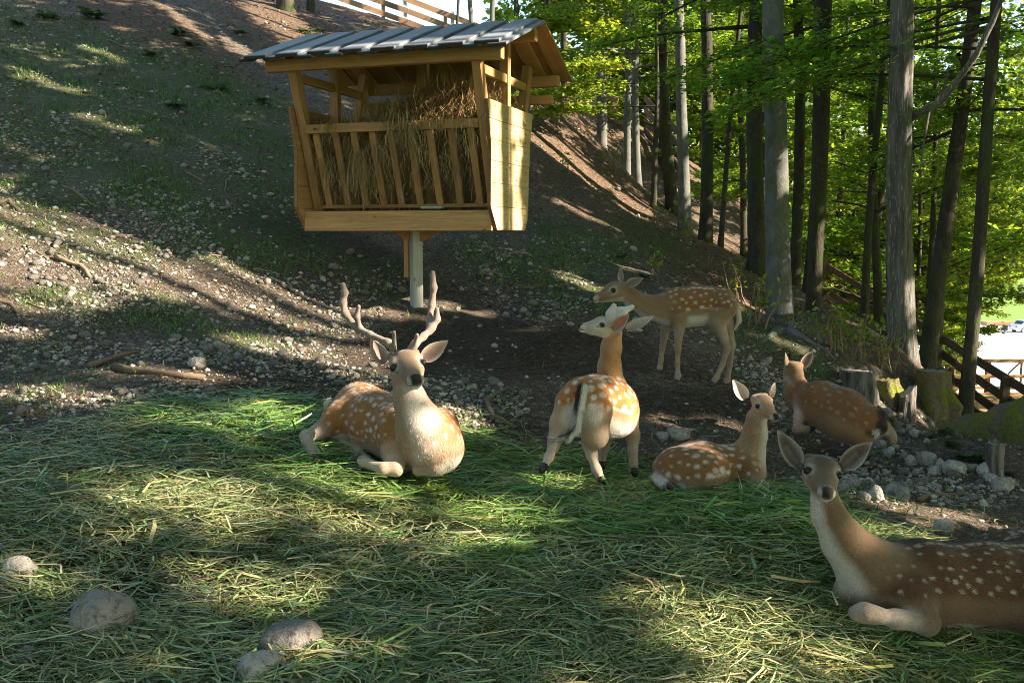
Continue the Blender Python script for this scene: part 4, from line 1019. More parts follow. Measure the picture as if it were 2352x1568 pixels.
def sdf_mesh(prims, h):
    """smooth union of the primitives, polygonised with surface nets"""
    lo = np.min([q.box(.03)[0] for q in prims], 0); hi = np.max([q.box(.03)[1] for q in prims], 0)
    n = np.ceil((hi - lo) / h).astype(int) + 2
    fld = np.full(n, .5, np.float32); ax = [lo[i] + np.arange(n[i]) * h for i in range(3)]
    for q in prims:
        b0, b1 = q.box(q.k + 2.5 * h)
        i0 = np.clip(np.floor((b0 - lo) / h).astype(int), 0, n - 1); i1 = np.clip(np.ceil((b1 - lo) / h).astype(int) + 1, 1, n)
        g = np.stack(np.meshgrid(*[ax[i][i0[i]:i1[i]] for i in range(3)], indexing='ij'), -1)
        sl = tuple(slice(i0[i], i1[i]) for i in range(3))
        fld[sl] = smin(fld[sl], q.dist(g), q.k)
    ins = fld < 0
    c = [ins[a:n[0] - 1 + a, b:n[1] - 1 + b, e:n[2] - 1 + e] for a in (0, 1) for b in (0, 1) for e in (0, 1)]
    s = sum(x.astype(np.int8) for x in c); cells = np.argwhere((s > 0) & (s < 8))
    idx = np.full(np.array(n) - 1, -1, np.int64); idx[tuple(cells.T)] = np.arange(len(cells))
    cor = [(a, b, e) for a in (0, 1) for b in (0, 1) for e in (0, 1)]
    acc = np.zeros((len(cells), 3)); cnt = np.zeros(len(cells))
    for i, A in enumerate(cor):
        for B in cor[i + 1:]:
            if sum(abs(np.subtract(A, B))) != 1: continue
            fa = fld[tuple((cells + A).T)]; fb = fld[tuple((cells + B).T)]; m = (fa < 0) != (fb < 0)
            t = fa[m] / (fa[m] - fb[m]); acc[m] += np.array(A) + t[:, None] * (np.array(B) - A); cnt[m] += 1
    V = lo + (cells + acc / cnt[:, None]) * h
    F = []
    for d in range(3):
        e = np.zeros(3, int); e[d] = 1; u, v = [k for k in range(3) if k != d]
        a = ins[:n[0] - e[0], :n[1] - e[1], :n[2] - e[2]]; b = ins[e[0]:, e[1]:, e[2]:]
        ed = np.argwhere(a != b); ed = ed[(ed[:, u] > 0) & (ed[:, v] > 0) & (ed[:, u] < n[u] - 1) & (ed[:, v] < n[v] - 1)]
        du = np.zeros(3, int); du[u] = 1; dv = np.zeros(3, int); dv[v] = 1
        q = np.stack([idx[tuple(ed.T)], idx[tuple((ed - du).T)], idx[tuple((ed - du - dv).T)], idx[tuple((ed - dv).T)]], 1)
        fl = a[tuple(ed.T)]
        if d == 1: fl = ~fl
        q[~fl] = q[~fl][:, ::-1]; F.append(q[(q >= 0).all(1)])
    return V, np.concatenate(F)

t = NT('deer_coat', .75, .12)
c = t.attr(); fine = t.noise(t.coord('Object'), 160, 3, .6)
t.base(t.mix(t.ramp(fine, (.3, .45), (.6, 0.)), c, (.05, .03, .018)))
t.bump(fine, .25, .003); COAT = t.m
t.bsdf.inputs['Sheen Weight'].default_value = .25; t.bsdf.inputs['Sheen Roughness'].default_value = .5
t = NT('deer_fur', .65, .2); t.base(t.attr()); FUR = t.m
EYE = NT('deer_eye', .14, .35).base((.012, .008, .006)).m
HOOF = NT('deer_hoof', .5, .4).base((.035, .028, .024)).m
t = NT('velvet_antler', .85, .1); n = t.noise(t.coord('Object'), 40, 4); t.base(t.mix(n, (.15, .11, .088), (.29, .225, .19))); t.bsdf.inputs['Sheen Weight'].default_value = .2; t.bump(n, .4, .006); VELVET = t.m
t = NT('white_velvet', .85, .1); n = t.noise(t.coord('Object'), 60, 4); t.base(t.mix(n, (.42, .37, .33), (.62, .57, .52))); t.bsdf.inputs['Sheen Weight'].default_value = .8; t.bump(n, .6, .006); VELVET_W = t.m

def blend(a, b, m): return a * (1 - m[:, None]) + np.asarray(b) * m[:, None]
def sstep(x, a, b): x = np.clip((x - a) / (b - a), 0, 1); return x * x * (3 - 2 * x)

class Deer:
    def __init__(s, label, foot, seed=1, back=(.20, .085, .028), flank=(.30, .185, .105), spots=.7, spot_r=.011, headc=(.25, .165, .10), h=.0075, fur=26000, crown_dark=0.0, neckc=None, belly_at=-.45, white=(.60, .53, .45), stripe=.6, cell=.052):
        s.__dict__.update(locals()); s.o = np.array(foot, float); s.o[2] = gz(s.o[0], s.o[1])
        s.root = empty('fallow_deer', s.o); tag(s.root, label, 'deer', 'fallow deer'); s.P = []; s.heads = []; s.hooves = []; s.tails = []
    def w(s, q): return P(*q) - s.o
    def cone(s, a, b, ra, rb, part, **k): s.P.append(Prim(a, b, ra, rb, part, **k))
    def chain(s, pts, part, k=.025, **kw):
        """pts: (px, py, dist, radius)"""
        W = [s.w(q[:3]) for q in pts]
        for i in range(len(W) - 1): s.cone(W[i], W[i + 1], pts[i][3], pts[i + 1][3], part, k=k, **kw)
        return W
    def torso(s, pts, up, side=None, sf=.86):
        """hips -> chest axis; hair flows towards the hips"""
        s.axis = np.array([s.w(q[:3]) for q in pts]); s.arad = np.array([q[3] for q in pts]); s.up = unit(up)
        for i in range(len(pts) - 1):
            ax = s.axis[i + 1] - s.axis[i]; lat = np.cross(ax, s.up)
            s.cone(s.axis[i], s.axis[i + 1], pts[i][3], pts[i + 1][3], 'torso', k=.05, sq=lat, sf=sf, flow=-ax)
    def neck(s, pts, dorsal, k=.05):
        W = s.chain(pts, 'neck', k=k); s.naxis = np.array(W); s.nrad = np.array([q[3] for q in pts]); s.ndors = unit(dorsal)
        for q in s.P[-(len(pts) - 1):]: q.flow = unit(q.b - q.a)
    def leg(s, pts, hoof=True, k=.022, part='leg', hoof_dir=None):
        W = [s.w(q[:3]) for q in pts]
        for i in range(len(W) - 1): s.cone(W[i], W[i + 1], pts[i][3], pts[i + 1][3], 'thigh' if (pts[i][3] + pts[i + 1][3]) > .105 else part, k=k)
        if hoof:
            d = unit(W[-1] - W[-2]); s.hooves.append((W[-1], d if hoof_dir is None else unit(hoof_dir), pts[-1][3]))
        return W
    head_grow = 1.10
    def head(s, poll, nose, up=(0, 0, 1), size=None, roll=0.0, wide=1.0):
        A, B = s.w(poll), s.w(nose); g_ = unit(B - A); L = np.linalg.norm(B - A) / .995
        u0 = np.array(up, float); u0 = unit(u0 - g_ * (u0 @ g_)); f = unit(g_ * .975 + u0 * .222); u = unit(u0 - f * (u0 @ f)); sd = np.cross(f, u)
        if roll: u, sd = u * math.cos(roll) + sd * math.sin(roll), sd * math.cos(roll) - u * math.sin(roll)
        M = np.stack([f, sd, u], 1); s.hA, s.hM, s.hL = A, M, L
        def T(x, y, z): return A + M @ (np.array([x, y * wide, z]) * L)
        s.T = T
        g2 = s.head_grow
        C = lambda a, b, ra, rb, k=.10, **kw: s.P.append(Prim(T(*a), T(*b), ra * L * g2, rb * L * g2, 'head', k=k * L, flow=-f, **kw))
        C((.05, 0, -.18), (.26, 0, -.16), .185, .205, .15)           # skull
        C((.26, 0, -.16), (.50, 0, -.20), .195, .140, .12)           # forehead to bridge
        C((.50, 0, -.20), (.88, 0, -.25), .135, .100, .10)           # muzzle
        C((.94, .0, -.215), (.975, 0, -.225), .074, .062, .05)       # nose pad
        for e in (-1, 1):
            C((.90, e * .055, -.262), (.945, e * .040, -.265), .070, .052, .05)   # upper lip
        C((.16, 0, -.38), (.58, 0, -.34), .135, .100, .12)           # jaw
        C((.58, 0, -.34), (.90, 0, -.350), .088, .046, .08)          # chin
        for e in (-1, 1):
            C((.22, e * .105, -.30), (.42, e * .085, -.29), .140, .105, .10)      # cheek
            C((.22, e * .170, -.085), (.32, e * .178, -.075), .070, .056, .07)     # brow ridge
            C((.40, e * .135, -.225), (.54, e * .100, -.235), .070, .060, .08)    # below the eye
            C((.02, e * .13, -.10), (.05, e * .17, -.06), .09, .07, .08)          # ear root
    def ear(s, base, tip, open_dir, wid=.038, cup=.75, inner=(.34, .22, .175), rim=(.50, .43, .36), outer=None, hot=None):
        A, B = s.w(base), s.w(tip); L = np.linalg.norm(B - A); e = unit(B - A); o = np.array(open_dir, float); o = unit(o - e * (o @ e)); sd = np.cross(e, o)
        nu, nv = 18, 13; V = []; C = []; inn = np.array(inner); rim = np.array(rim); out = np.array(outer if outer is not None else s.headc)
        for layer in (0, 1):
            for i in range(nu):
                u = i / (nu - 1); ww = wid * (.50 + .62 * math.sin(math.pi * min(1, u * 1.02 + .05) ** .82)) * (1 - u ** 4) ** .6 * (1 if u > .12 else .75 + 2 * u)
                cu = cup * (1.25 - .75 * u)
                for j in range(nv):
                    v = -1 + 2 * j / (nv - 1); ph = v * (1.25 * cu + .25)
                    r_ = ww / max(.35, math.sin(min(1.5, 1.25 * cu + .25)))
                    p = A + e * (L * u) + sd * (r_ * math.sin(ph)) + o * (r_ * (math.cos(0) - math.cos(ph))) - o * ww * .35
                    p = p - e * (.10 * L * u * abs(v) ** 2 * 0)
                    if layer: p = p - o * .0045 * (1 - u * .5)
                    V.append(p)
                    edge = max(abs(v) ** 3, u ** 8)
                    if layer == 0:
                        c = inn * (1 - .45 * math.exp(-((v - .1) / .45) ** 2) * (1 - u)) * (1 - edge) + rim * edge
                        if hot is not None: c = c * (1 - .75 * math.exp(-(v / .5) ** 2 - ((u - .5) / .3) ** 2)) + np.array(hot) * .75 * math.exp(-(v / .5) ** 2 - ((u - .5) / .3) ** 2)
                        fl = .5 + .5 * math.sin(v * 9 + u * 3)
                        c = c * (1 - .2 * fl * (1 - edge) * (u < .55)) + rim * .2 * fl * (1 - edge) * (u < .55)
                    else: c = out * (1 - .4 * edge) + rim * .4 * edge
                    C.append(c)
        i = np.arange(nu - 1)[:, None] * nv + np.arange(nv - 1); q = np.stack([i.ravel(), i.ravel() + 1, i.ravel() + nv + 1, i.ravel() + nv], 1)
        n = nu * nv; F = [q[:, ::-1], q + n]
        bd = [k for k in range(nv)] + [k * nv + nv - 1 for k in range(1, nu)] + [(nu - 1) * nv + k for k in range(nv - 2, -1, -1)] + [k * nv for k in range(nu - 2, 0, -1)]
        F.append(np.array([[a, b, b + n, a + n] for a, b in zip(bd, bd[1:] + bd[:1])]))
        s.earmeshes = getattr(s, 'earmeshes', []); s.earmeshes.append((np.array(V), np.concatenate(F), np.array(C)))
    def antler(s, paths, m, k=.02, h=.005):
        pr = []
        for pts in paths:
            W = [s.w(q[:3]) for q in pts]
            for i in range(len(W) - 1): pr.append(Prim(W[i], W[i + 1], pts[i][3], pts[i + 1][3], 'antler', k=k))
        V, F = sdf_mesh(pr, h); obj('antler', V, F, m, s.root, True)
    # ---------------- coat colour
    def colours(s, V):
        r = np.random.default_rng(s.seed); n = len(V)
        parts = ['torso', 'neck', 'head', 'leg', 'thigh', 'tail']
        D = {k: np.full(n, 9.0) for k in parts}; flow = np.zeros((n, 3)); dbest = np.full(n, 9.0); ln = np.zeros(n)
        for q in s.P:
            d = q.dist(V); k = q.part
            D[k] = np.minimum(D[k], d); m = d < dbest; dbest[m] = d[m]; flow[m] = q.flow
        back, flank, white = np.array(s.back), np.array(s.flank), np.array(s.white)
        # torso frame
        best = np.full(n, 9.0); tt = np.zeros(n); rad = np.zeros((n, 3)); off = 0.0; ln_ = 0.0
        for i in range(len(s.axis) - 1):
            a, b = s.axis[i], s.axis[i + 1]; ab = b - a; L = np.linalg.norm(ab); t = np.clip((V - a) @ ab / L ** 2, -.6 if i == 0 else 0, 1.4 if i == len(s.axis) - 2 else 1); q = V - a - t[:, None] * ab; d = (q * q).sum(1)
            m = d < best; best[m] = d[m]; tt[m] = off + t[m] * L; rad[m] = q[m]; off += L
        rl_ = np.linalg.norm(rad, axis=1) + 1e-6; up = rad @ s.up / rl_; ax = unit(s.axis[-1] - s.axis[0]); lat = np.cross(ax, s.up); sd = rad @ lat / rl_; ang = np.arctan2(np.abs(sd), up)
        nz = fbm(V * 9, 1, s.seed % 20 + 1)
        col = np.tile(back, (n, 1)) * (1 + .12 * nz[:, None])
        upn = up + .08 * nz
        col = blend(col, back * .42, sstep(up, .955, .985) * .8)
        lowb = sstep(-upn, .02, .30); col = blend(col, flank, lowb * .9)
        col = blend(col, white, sstep(-upn, -s.belly_at - .12, -s.belly_at + .16))
        # scattered spots, dashes along the spine and a line along the flank
        cand = np.nonzero((np.minimum(D['torso'], D['thigh']) < .03) & (D['neck'] > .01) & (D['leg'] > .02) & (D['tail'] > .02) & (D['head'] > .02) & (upn > -.10) & (up < .965))[0]; cand = r.permutation(cand)[:2600]; cen = []
        for i in cand:
            p_ = V[i]; g_ = s.cell * r.uniform(.72, 1.25)
            if all((p_ - q[0]) @ (p_ - q[0]) > g_ * g_ for q in cen): cen.append((p_, s.spot_r * r.uniform(.6, 1.35), r.uniform(.55, 1.0)))
        sp = np.zeros(n); axn = ax
        for p_, rr, am in cen:
            q = V - p_; m = (q * q).sum(1) < (3 * rr) ** 2; qq = q[m]; al = qq @ axn; dd = np.sqrt(np.maximum(0, (qq * qq).sum(1) - al ** 2 * .55)) * (1 + .25 * nz[m])
            sp[m] = np.maximum(sp[m], (1 - sstep(dd, rr * .55, rr * 1.15)) * am)
        ins_ = sstep(tt, -.02, .05) * (1 - sstep(tt, off - .02, off + .05))
        dash = ins_ * (np.abs(ang - .36) < .05) * (np.modf(np.abs(tt / .045 + (sd > 0) * .3))[0] < .62) * (up > 0)
        line = ins_ * (1 - sstep(np.abs(upn + .10), .02, .05)) * sstep(-(tt - off * .48), -.03, .06) * s.stripe
        m = np.clip(sp + dash * .7 + line, 0, 1) * s.spots
        col = blend(col, white * 1.06, m)
        ct = {'torso': col}
        # neck
        best = np.full(n, 9.0); q_ = np.zeros((n, 3))
        for i in range(len(s.naxis) - 1):
            a, b = s.naxis[i], s.naxis[i + 1]; ab = b - a; t = np.clip((V - a) @ ab / (ab @ ab), 0, 1); q = V - a - t[:, None] * ab; d = (q * q).sum(1); m = d < best; best[m] = d[m]; q_[m] = q[m]
        nd = q_ @ s.ndors / (np.linalg.norm(q_, axis=1) + 1e-6) + .10 * nz
        nb = np.array(s.neckc) if s.neckc is not None else (back * .55 + flank * .45)
        c = np.tile(nb, (n, 1)) * (1 + .1 * nz[:, None]); c = blend(c, flank * 1.1, sstep(-nd, -.25, .35)); c = blend(c, white * .95, sstep(-nd, .42, .90) * getattr(s, 'neck_white', 1.0)); c = blend(c, nb * .55, sstep(nd, .90, .99) * .7); ct['neck'] = c
        # head
        X = (V - s.hA) @ s.hM / s.hL; x, y, z = X[:, 0], X[:, 1], X[:, 2]
        hc = np.array(s.headc); c = np.tile(hc, (n, 1)) * (1 + .08 * nz[:, None])
        c = blend(c, hc * 1.35 + .03, sstep(np.abs(y), .10, .2) * sstep(x, -.1, .4) * .6)
        c = blend(c, white * .9, sstep(-z, .34, .44) * sstep(x, .02, .2))                                    # underside of the jaw
        c = blend(c, hc * (.55 - .35 * s.crown_dark), np.exp(-((y / .17) ** 2 + ((x - .17) / .27) ** 2)) * sstep(z, -.13, -.03) * (.4 + .6 * s.crown_dark))
        c = blend(c, hc * .72, np.exp(-((y / .09) ** 2 + ((x - .62) / .28) ** 2)) * .45)
        for e in (-1, 1):
            de = np.sqrt((x - .375) ** 2 + (np.abs(y) - .20) ** 2 * .6 + (z + .145) ** 2) + 9 * (y * e < 0)
            c = blend(c, white * .75, np.exp(-(np.maximum(0, de - .085) / .045) ** 2) * .65)
            c = blend(c, (.02, .014, .010), 1 - sstep(de, .070, .092))
            c = blend(c, (.06, .04, .03), np.exp(-(((x - .50) / .05) ** 2 + ((z + .19) / .025) ** 2)) * (y * e > .05) * .8)   # tear line
        mz = sstep(x, .80, .87); c = blend(c, white * .75, .75 * mz * sstep(np.abs(y) + (-.22 - z) * .6, .055, .10)); c = blend(c, white, mz * sstep(-z, .30, .33))
        c = blend(c, (.018, .014, .013), sstep(x, .885, .915) * sstep(z, -.305, -.285) * (1 - sstep(np.abs(y), .075, .09)))      # nose
        c = blend(c, (.03, .022, .018), (1 - sstep(np.abs(z + .318), .006, .014)) * sstep(x, .74, .80))                         # mouth
        ct['head'] = c
        # legs and tail
        c = np.tile(flank * 1.0, (n, 1)); c = blend(c, white * .9, np.clip(.32 + .4 * nz, 0, .75)); ct['leg'] = c * (1 + .1 * nz[:, None])
        ct['thigh'] = blend(col, blend(np.tile(flank * 1.05, (n, 1)) * (1 + .1 * nz[:, None]), white, sstep(-up, .7, 1.0) * .5), sstep(-up, .05, .4))
        c = np.tile(np.array([.03, .018, .012]), (n, 1)); td = getattr(s, 'tail_white', np.array([0, -1.0, 0])); c0 = s.P
        tq = np.zeros((n, 3)); bt = np.full(n, 9.0)
        for q in s.P:
            if q.part != 'tail': continue
            ab = q.b - q.a; t = np.clip((V - q.a) @ ab / (ab @ ab), 0, 1); w_ = V - q.a - t[:, None] * ab; d = (w_ * w_).sum(1); m = d < bt; bt[m] = d[m]; tq[m] = w_[m]
        c = blend(c, white, sstep(tq @ unit(td) / (np.linalg.norm(tq, axis=1) + 1e-6), -.1, .5)); ct['tail'] = c
        W = np.stack([np.exp(-np.clip(D[k], -.02, 1) / .009) for k in parts], 1); W /= W.sum(1)[:, None]
        out = sum(W[:, i:i + 1] * ct[k] for i, k in enumerate(parts))
        for (c, r0, colr, amt) in getattr(s, 'patches', []):
            d = np.linalg.norm(V - s.w(c), axis=1); out = blend(out, colr, (1 - sstep(d, r0 * .6, r0 * 1.1)) * amt)
        ln = W @ np.array([.014, .011, .005, .007, .013, .024])
        return np.clip(out, .005, .9), flow, ln
    def finish(s):
        V, F = sdf_mesh(s.P, s.h)
        nf = np.cross(V[F[:, 1]] - V[F[:, 0]], V[F[:, 2]] - V[F[:, 0]]); vn = np.zeros_like(V)
        for k in range(4): np.add.at(vn, F[:, k], nf)
        vn /= np.linalg.norm(vn, axis=1)[:, None] + 1e-12
        C, fl, ln = s.colours(V)
        obj('body', V, F, COAT, s.root, True, C)
        # eyes
        ev, ef = I2
        for e in (-1, 1):
            o = obj('eye', ev * s.hL * .062, ef, EYE, s.root, True); o.location = s.T(.372, e * .205, -.148)
        for (v, f, c) in getattr(s, 'earmeshes', []): obj('ear', v, f, COAT, s.root, True, c)
        for (p, d, r_) in s.hooves:
            u = np.array([0, 0, 1.0]) if abs(d[2]) < .9 else np.array([0, -1.0, 0]); q = tube([p - d * r_ * .7, p + d * r_ * .5, p + d * r_ * 1.9], [r_ * 1.02, r_ * 1.18, r_ * .55], 10)
            obj('hoof', q[0], q[1], HOOF, s.root, True)
        # fur
        r = np.random.default_rng(s.seed + 5); area = np.linalg.norm(nf, axis=1); pr = area / area.sum(); n = s.fur
        fi = r.choice(len(F), n, p=pr); w = r.random((n, 2)); q = F[fi]
        b = (V[q[:, 0]] * (1 - w[:, :1]) + V[q[:, 1]] * w[:, :1]) * (1 - w[:, 1:]) + (V[q[:, 3]] * (1 - w[:, :1]) + V[q[:, 2]] * w[:, :1]) * w[:, 1:]
        nn = vn[q[:, 0]]; f = fl[q[:, 0]]; f = f - nn * (f * nn).sum(1)[:, None]; f += np.array([0, 0, -.25]) + r.normal(size=(n, 3)) * .16; f = f - nn * (f * nn).sum(1)[:, None]; f /= np.linalg.norm(f, axis=1)[:, None] + 1e-9
        L = ln[q[:, 0]] * r.uniform(.7, 1.5, n); d = f + nn * r.uniform(.06, .26, (n, 1)); sdv = np.cross(d, nn); sdv /= np.linalg.norm(sdv, axis=1)[:, None] + 1e-9
        wd = np.clip(L * .095, .0005, .0016)
        TV = np.stack([b - sdv * wd[:, None] - nn * .001, b + sdv * wd[:, None] - nn * .001, b + d * L[:, None]], 1).reshape(-1, 3)
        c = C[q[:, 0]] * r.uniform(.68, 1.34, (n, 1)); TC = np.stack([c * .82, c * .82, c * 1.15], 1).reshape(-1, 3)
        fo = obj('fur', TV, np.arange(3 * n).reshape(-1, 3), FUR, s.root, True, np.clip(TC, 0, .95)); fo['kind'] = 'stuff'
        # fur shades like the skin below it
        fo.data.normals_split_custom_set_from_vertices([tuple(unit(w_)) for w_ in np.repeat(nn + r.normal(size=nn.shape) * .2, 3, 0)])
        return s.root

# 1 resting stag with velvet antlers -------------------------------------------------
d = Deer('resting stag with tall velvet antlers lying in the cut grass', P(900, 1085, 5.05), 3, (.30, .125, .035), (.30, .20, .125), .85, .012, (.215, .145, .09), .0068, 42000, .45, neckc=(.30, .18, .09), belly_at=-.72)
d.torso([(826, 938, 5.50, .150), (868, 972, 5.26, .168), (935, 1000, 5.02, .168), (985, 1012, 4.90, .150)], (-.30, .12, .9), sf=.92)
d.chain([(985, 1005, 4.86, .13), (1003, 1030, 4.86, .125)], 'torso', k=.06)                        # brisket
d.chain([(1015, 975, 4.98, .085), (1022, 1030, 4.92, .085)], 'torso', k=.05)
d.neck([(932, 880, 4.83, .066), (944, 925, 4.80, .074), (962, 970, 4.82, .100), (978, 1008, 4.85, .125)], (-.5, .8, .3))
d.head((924, 806, 4.92), (956, 872, 4.66), (-.05, -.35, 1), wide=1.2)
d.ear((882, 834, 4.90), (851, 777, 4.95), (.35, -.85, .1), .037)
d.ear((970, 826, 4.92), (1030, 781, 4.97), (-.25, -.95, -.1), .037)
d.antler([[(903, 800, 4.88, .0187), (892, 787, 4.89, .0172), (850, 768, 4.95, .0148), (816, 750, 5.0, .0156), (793, 720, 5.03, .0172), (788, 695, 5.05, .0164), (792, 672, 5.05, .0148), (788, 654, 5.05, .0133)],
          [(826, 755, 4.99, .0140), (819, 726, 4.96, .0140), (824, 704, 4.94, .0101)], [(905, 792, 4.86, .0125), (905, 763, 4.80, .0094)]], VELVET)
d.antler([[(943, 802, 4.88, .0187), (953, 790, 4.89, .0179), (972, 773, 4.94, .0156), (992, 753, 4.98, .0164), (1004, 733, 5.0, .0148), (1004, 709, 5.0, .0101)],
          [(985, 762, 4.98, .0140), (986, 735, 5.02, .0148), (992, 700, 5.05, .0164), (996, 660, 5.05, .0156), (994, 627, 5.05, .0125)], [(950, 795, 4.87, .0117), (958, 769, 4.82, .0094)]], VELVET)
d.leg([(800, 945, 5.42, .105), (772, 965, 5.30, .075), (735, 990, 5.18, .042), (703, 1002, 5.06, .028), (706, 1018, 5.00, .024), (716, 1034, 4.94, .021), (726, 1050, 4.88, .022)], part='leg', k=.035)   # stretched hind leg
d.chain([(830, 940, 5.40, .13), (800, 960, 5.33, .10)], 'thigh', k=.05)
d.leg([(800, 1000, 5.32, .07), (770, 1013, 5.28, .04), (820, 1040, 5.12, .026), (855, 1062, 5.02, .022)], k=.02)                                                     # folded hind leg under the belly
d.leg([(905, 1000, 4.95, .09), (905, 1040, 4.86, .062), (908, 1074, 4.78, .040), (880, 1076, 4.76, .028), (836, 1060, 4.82, .023), (826, 1054, 4.84, .022)], k=.022)  # folded fore leg
d.leg([(1000, 1040, 4.88, .08), (1000, 1070, 4.80, .045), (960, 1080, 4.80, .028)], hoof=False)
d.chain([(757, 925, 5.62, .03), (752, 950, 5.64, .022), (757, 975, 5.62, .012)], 'tail', k=.015)
d.patches = [((1010, 985, 4.80), .05, (.36, .21, .09), .5)]
d.finish()

# 2 young buck seen from behind, head turned ------------------------------------------
d = Deer('young spotted buck standing with its rump turned and its head raised', P(1370, 1095, 5.45), 7, (.42, .165, .04), (.40, .27, .16), 1.0, .018, (.40, .34, .29), .0068, 40000, 0.0, neckc=(.42, .24, .11), belly_at=-.38, white=(.66, .59, .51), stripe=.9, cell=.060)
d.torso([(1342, 922, 5.32, .138), (1372, 925, 5.48, .152), (1400, 932, 5.66, .150), (1408, 930, 5.82, .125)], (-.08, -.28, 1), sf=1.0)
d.chain([(1395, 950, 5.50, .135), (1412, 955, 5.60, .125)], 'torso', k=.06)
d.neck([(1408, 768, 5.60, .052), (1404, 800, 5.64, .050), (1400, 840, 5.70, .058), (1402, 885, 5.76, .09)], (.5, -.8, .1))
d.head((1402, 734, 5.58), (1331, 748, 5.50), (.10, .0, 1), size=.205, wide=1.12)
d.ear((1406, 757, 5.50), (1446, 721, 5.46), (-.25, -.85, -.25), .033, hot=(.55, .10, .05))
d.ear((1440, 757, 5.62), (1503, 725, 5.66), (-.1, -.7, .6), .031, inner=(.45, .33, .28))
d.antler([[(1398, 735, 5.55, .020), (1402, 720, 5.54, .022), (1410, 704, 5.52, .017)]], VELVET_W)
d.antler([[(1412, 735, 5.63, .020), (1430, 716, 5.64, .023), (1452, 705, 5.66, .014)], [(1426, 722, 5.64, .02), (1420, 712, 5.64, .017)]], VELVET_W)
d.chain([(1310, 935, 5.30, .085), (1290, 972, 5.28, .062)], 'thigh', k=.05)
d.leg([(1290, 972, 5.28, .060), (1276, 1006, 5.24, .036), (1271, 1026, 5.24, .026), (1260, 1050, 5.18, .021), (1249, 1072, 5.12, .020)], k=.03, hoof_dir=(-.4, -.6, -.5))
d.chain([(1362, 950, 5.26, .105), (1366, 1000, 5.22, .072)], 'thigh', k=.05)
d.leg([(1366, 998, 5.22, .068), (1353, 1020, 5.30, .034), (1359, 1045, 5.24, .026), (1370, 1078, 5.18, .022), (1382, 1102, 5.14, .021)], k=.03, hoof_dir=(.3, -.5, -.8))
d.leg([(1440, 950, 5.72, .07), (1453, 1000, 5.70, .038), (1453, 1035, 5.68, .026), (1455, 1062, 5.66, .021), (1457, 1080, 5.63, .020)], k=.03, hoof_dir=(.1, -.5, -.8))
d.leg([(1395, 990, 5.80, .05), (1385, 1030, 5.80, .028), (1382, 1062, 5.78, .022)], k=.03, hoof_dir=(0, -.5, -.8))
d.tail_white = np.array([1.0, -.25, 0])
d.chain([(1338, 892, 5.17, .030), (1330, 940, 5.13, .028), (1322, 985, 5.11, .026), (1306, 1004, 5.10, .020), (1280, 1008, 5.10, .012), (1262, 1003, 5.10, .006)], 'tail', k=.014)
d.patches = [((1315, 960, 5.17), .09, (.62, .55, .47), .85), ((1368, 950, 5.12), .085, (.62, .55, .47), .75)]
d.finish()

# 3 standing doe at the back ---------------------------------------------------------
d = Deer('spotted doe standing sideways on the slope behind the others', P(1600, 888, 7.8), 11, (.215, .095, .032), (.27, .175, .10), .8, .012, (.20, .125, .07), .0085, 24000, .2, neckc=(.22, .125, .06), belly_at=-.5)
d.torso([(1652, 699, 7.78, .142), (1605, 702, 7.78, .150), (1560, 706, 7.78, .150), (1535, 710, 7.78, .120)], (0, 0, 1), sf=.72)
d.neck([(1430, 668, 7.72, .058), (1455, 688, 7.74, .066), (1490, 706, 7.76, .085), (1530, 710, 7.78, .12)], (.25, 0, 1))
d.head((1428, 648, 7.72), (1361, 683, 7.66), (.0, .0, 1), size=.258)
d.ear((1428, 645, 7.80), (1424, 615, 7.82), (-.8, -.5, 0), .030)
d.ear((1440, 655, 7.68), (1478, 638, 7.64), (-.2, -1, .3), .034, inner=(.22, .15, .11))
d.leg([(1556, 720, 7.70, .075), (1560, 752, 7.70, .042), (1557, 802, 7.70, .0235), (1556, 835, 7.70, .0185), (1557, 862, 7.70, .0205), (1554, 876, 7.68, .021)], hoof_dir=(-.35, -.2, -.9))
d.leg([(1536, 725, 7.88, .06), (1528, 755, 7.88, .036), (1522, 797, 7.90, .0225), (1518, 828, 7.90, .018), (1515, 846, 7.90, .020), (1509, 856, 7.89, .021)], hoof_dir=(-.5, -.2, -.8))
d.chain([(1660, 705, 7.72, .11), (1646, 742, 7.70, .065)], 'thigh', k=.04)
d.leg([(1650, 740, 7.70, .062), (1664, 780, 7.70, .032), (1671, 801, 7.70, .025), (1660, 836, 7.70, .0195), (1645, 868, 7.69, .021), (1636, 881, 7.68, .021)], hoof_dir=(-.5, -.2, -.8))
d.leg([(1668, 740, 7.86, .06), (1676, 772, 7.88, .032), (1682, 794, 7.88, .025), (1677, 836, 7.88, .0195), (1671, 872, 7.87, .021), (1664, 885, 7.86, .021)], hoof_dir=(-.5, -.2, -.8))
d.tail_white = np.array([0, -1.0, -.2])
d.chain([(1694, 700, 7.80, .026), (1697, 735, 7.81, .022), (1688, 755, 7.81, .010)], 'tail', k=.014)
d.finish()

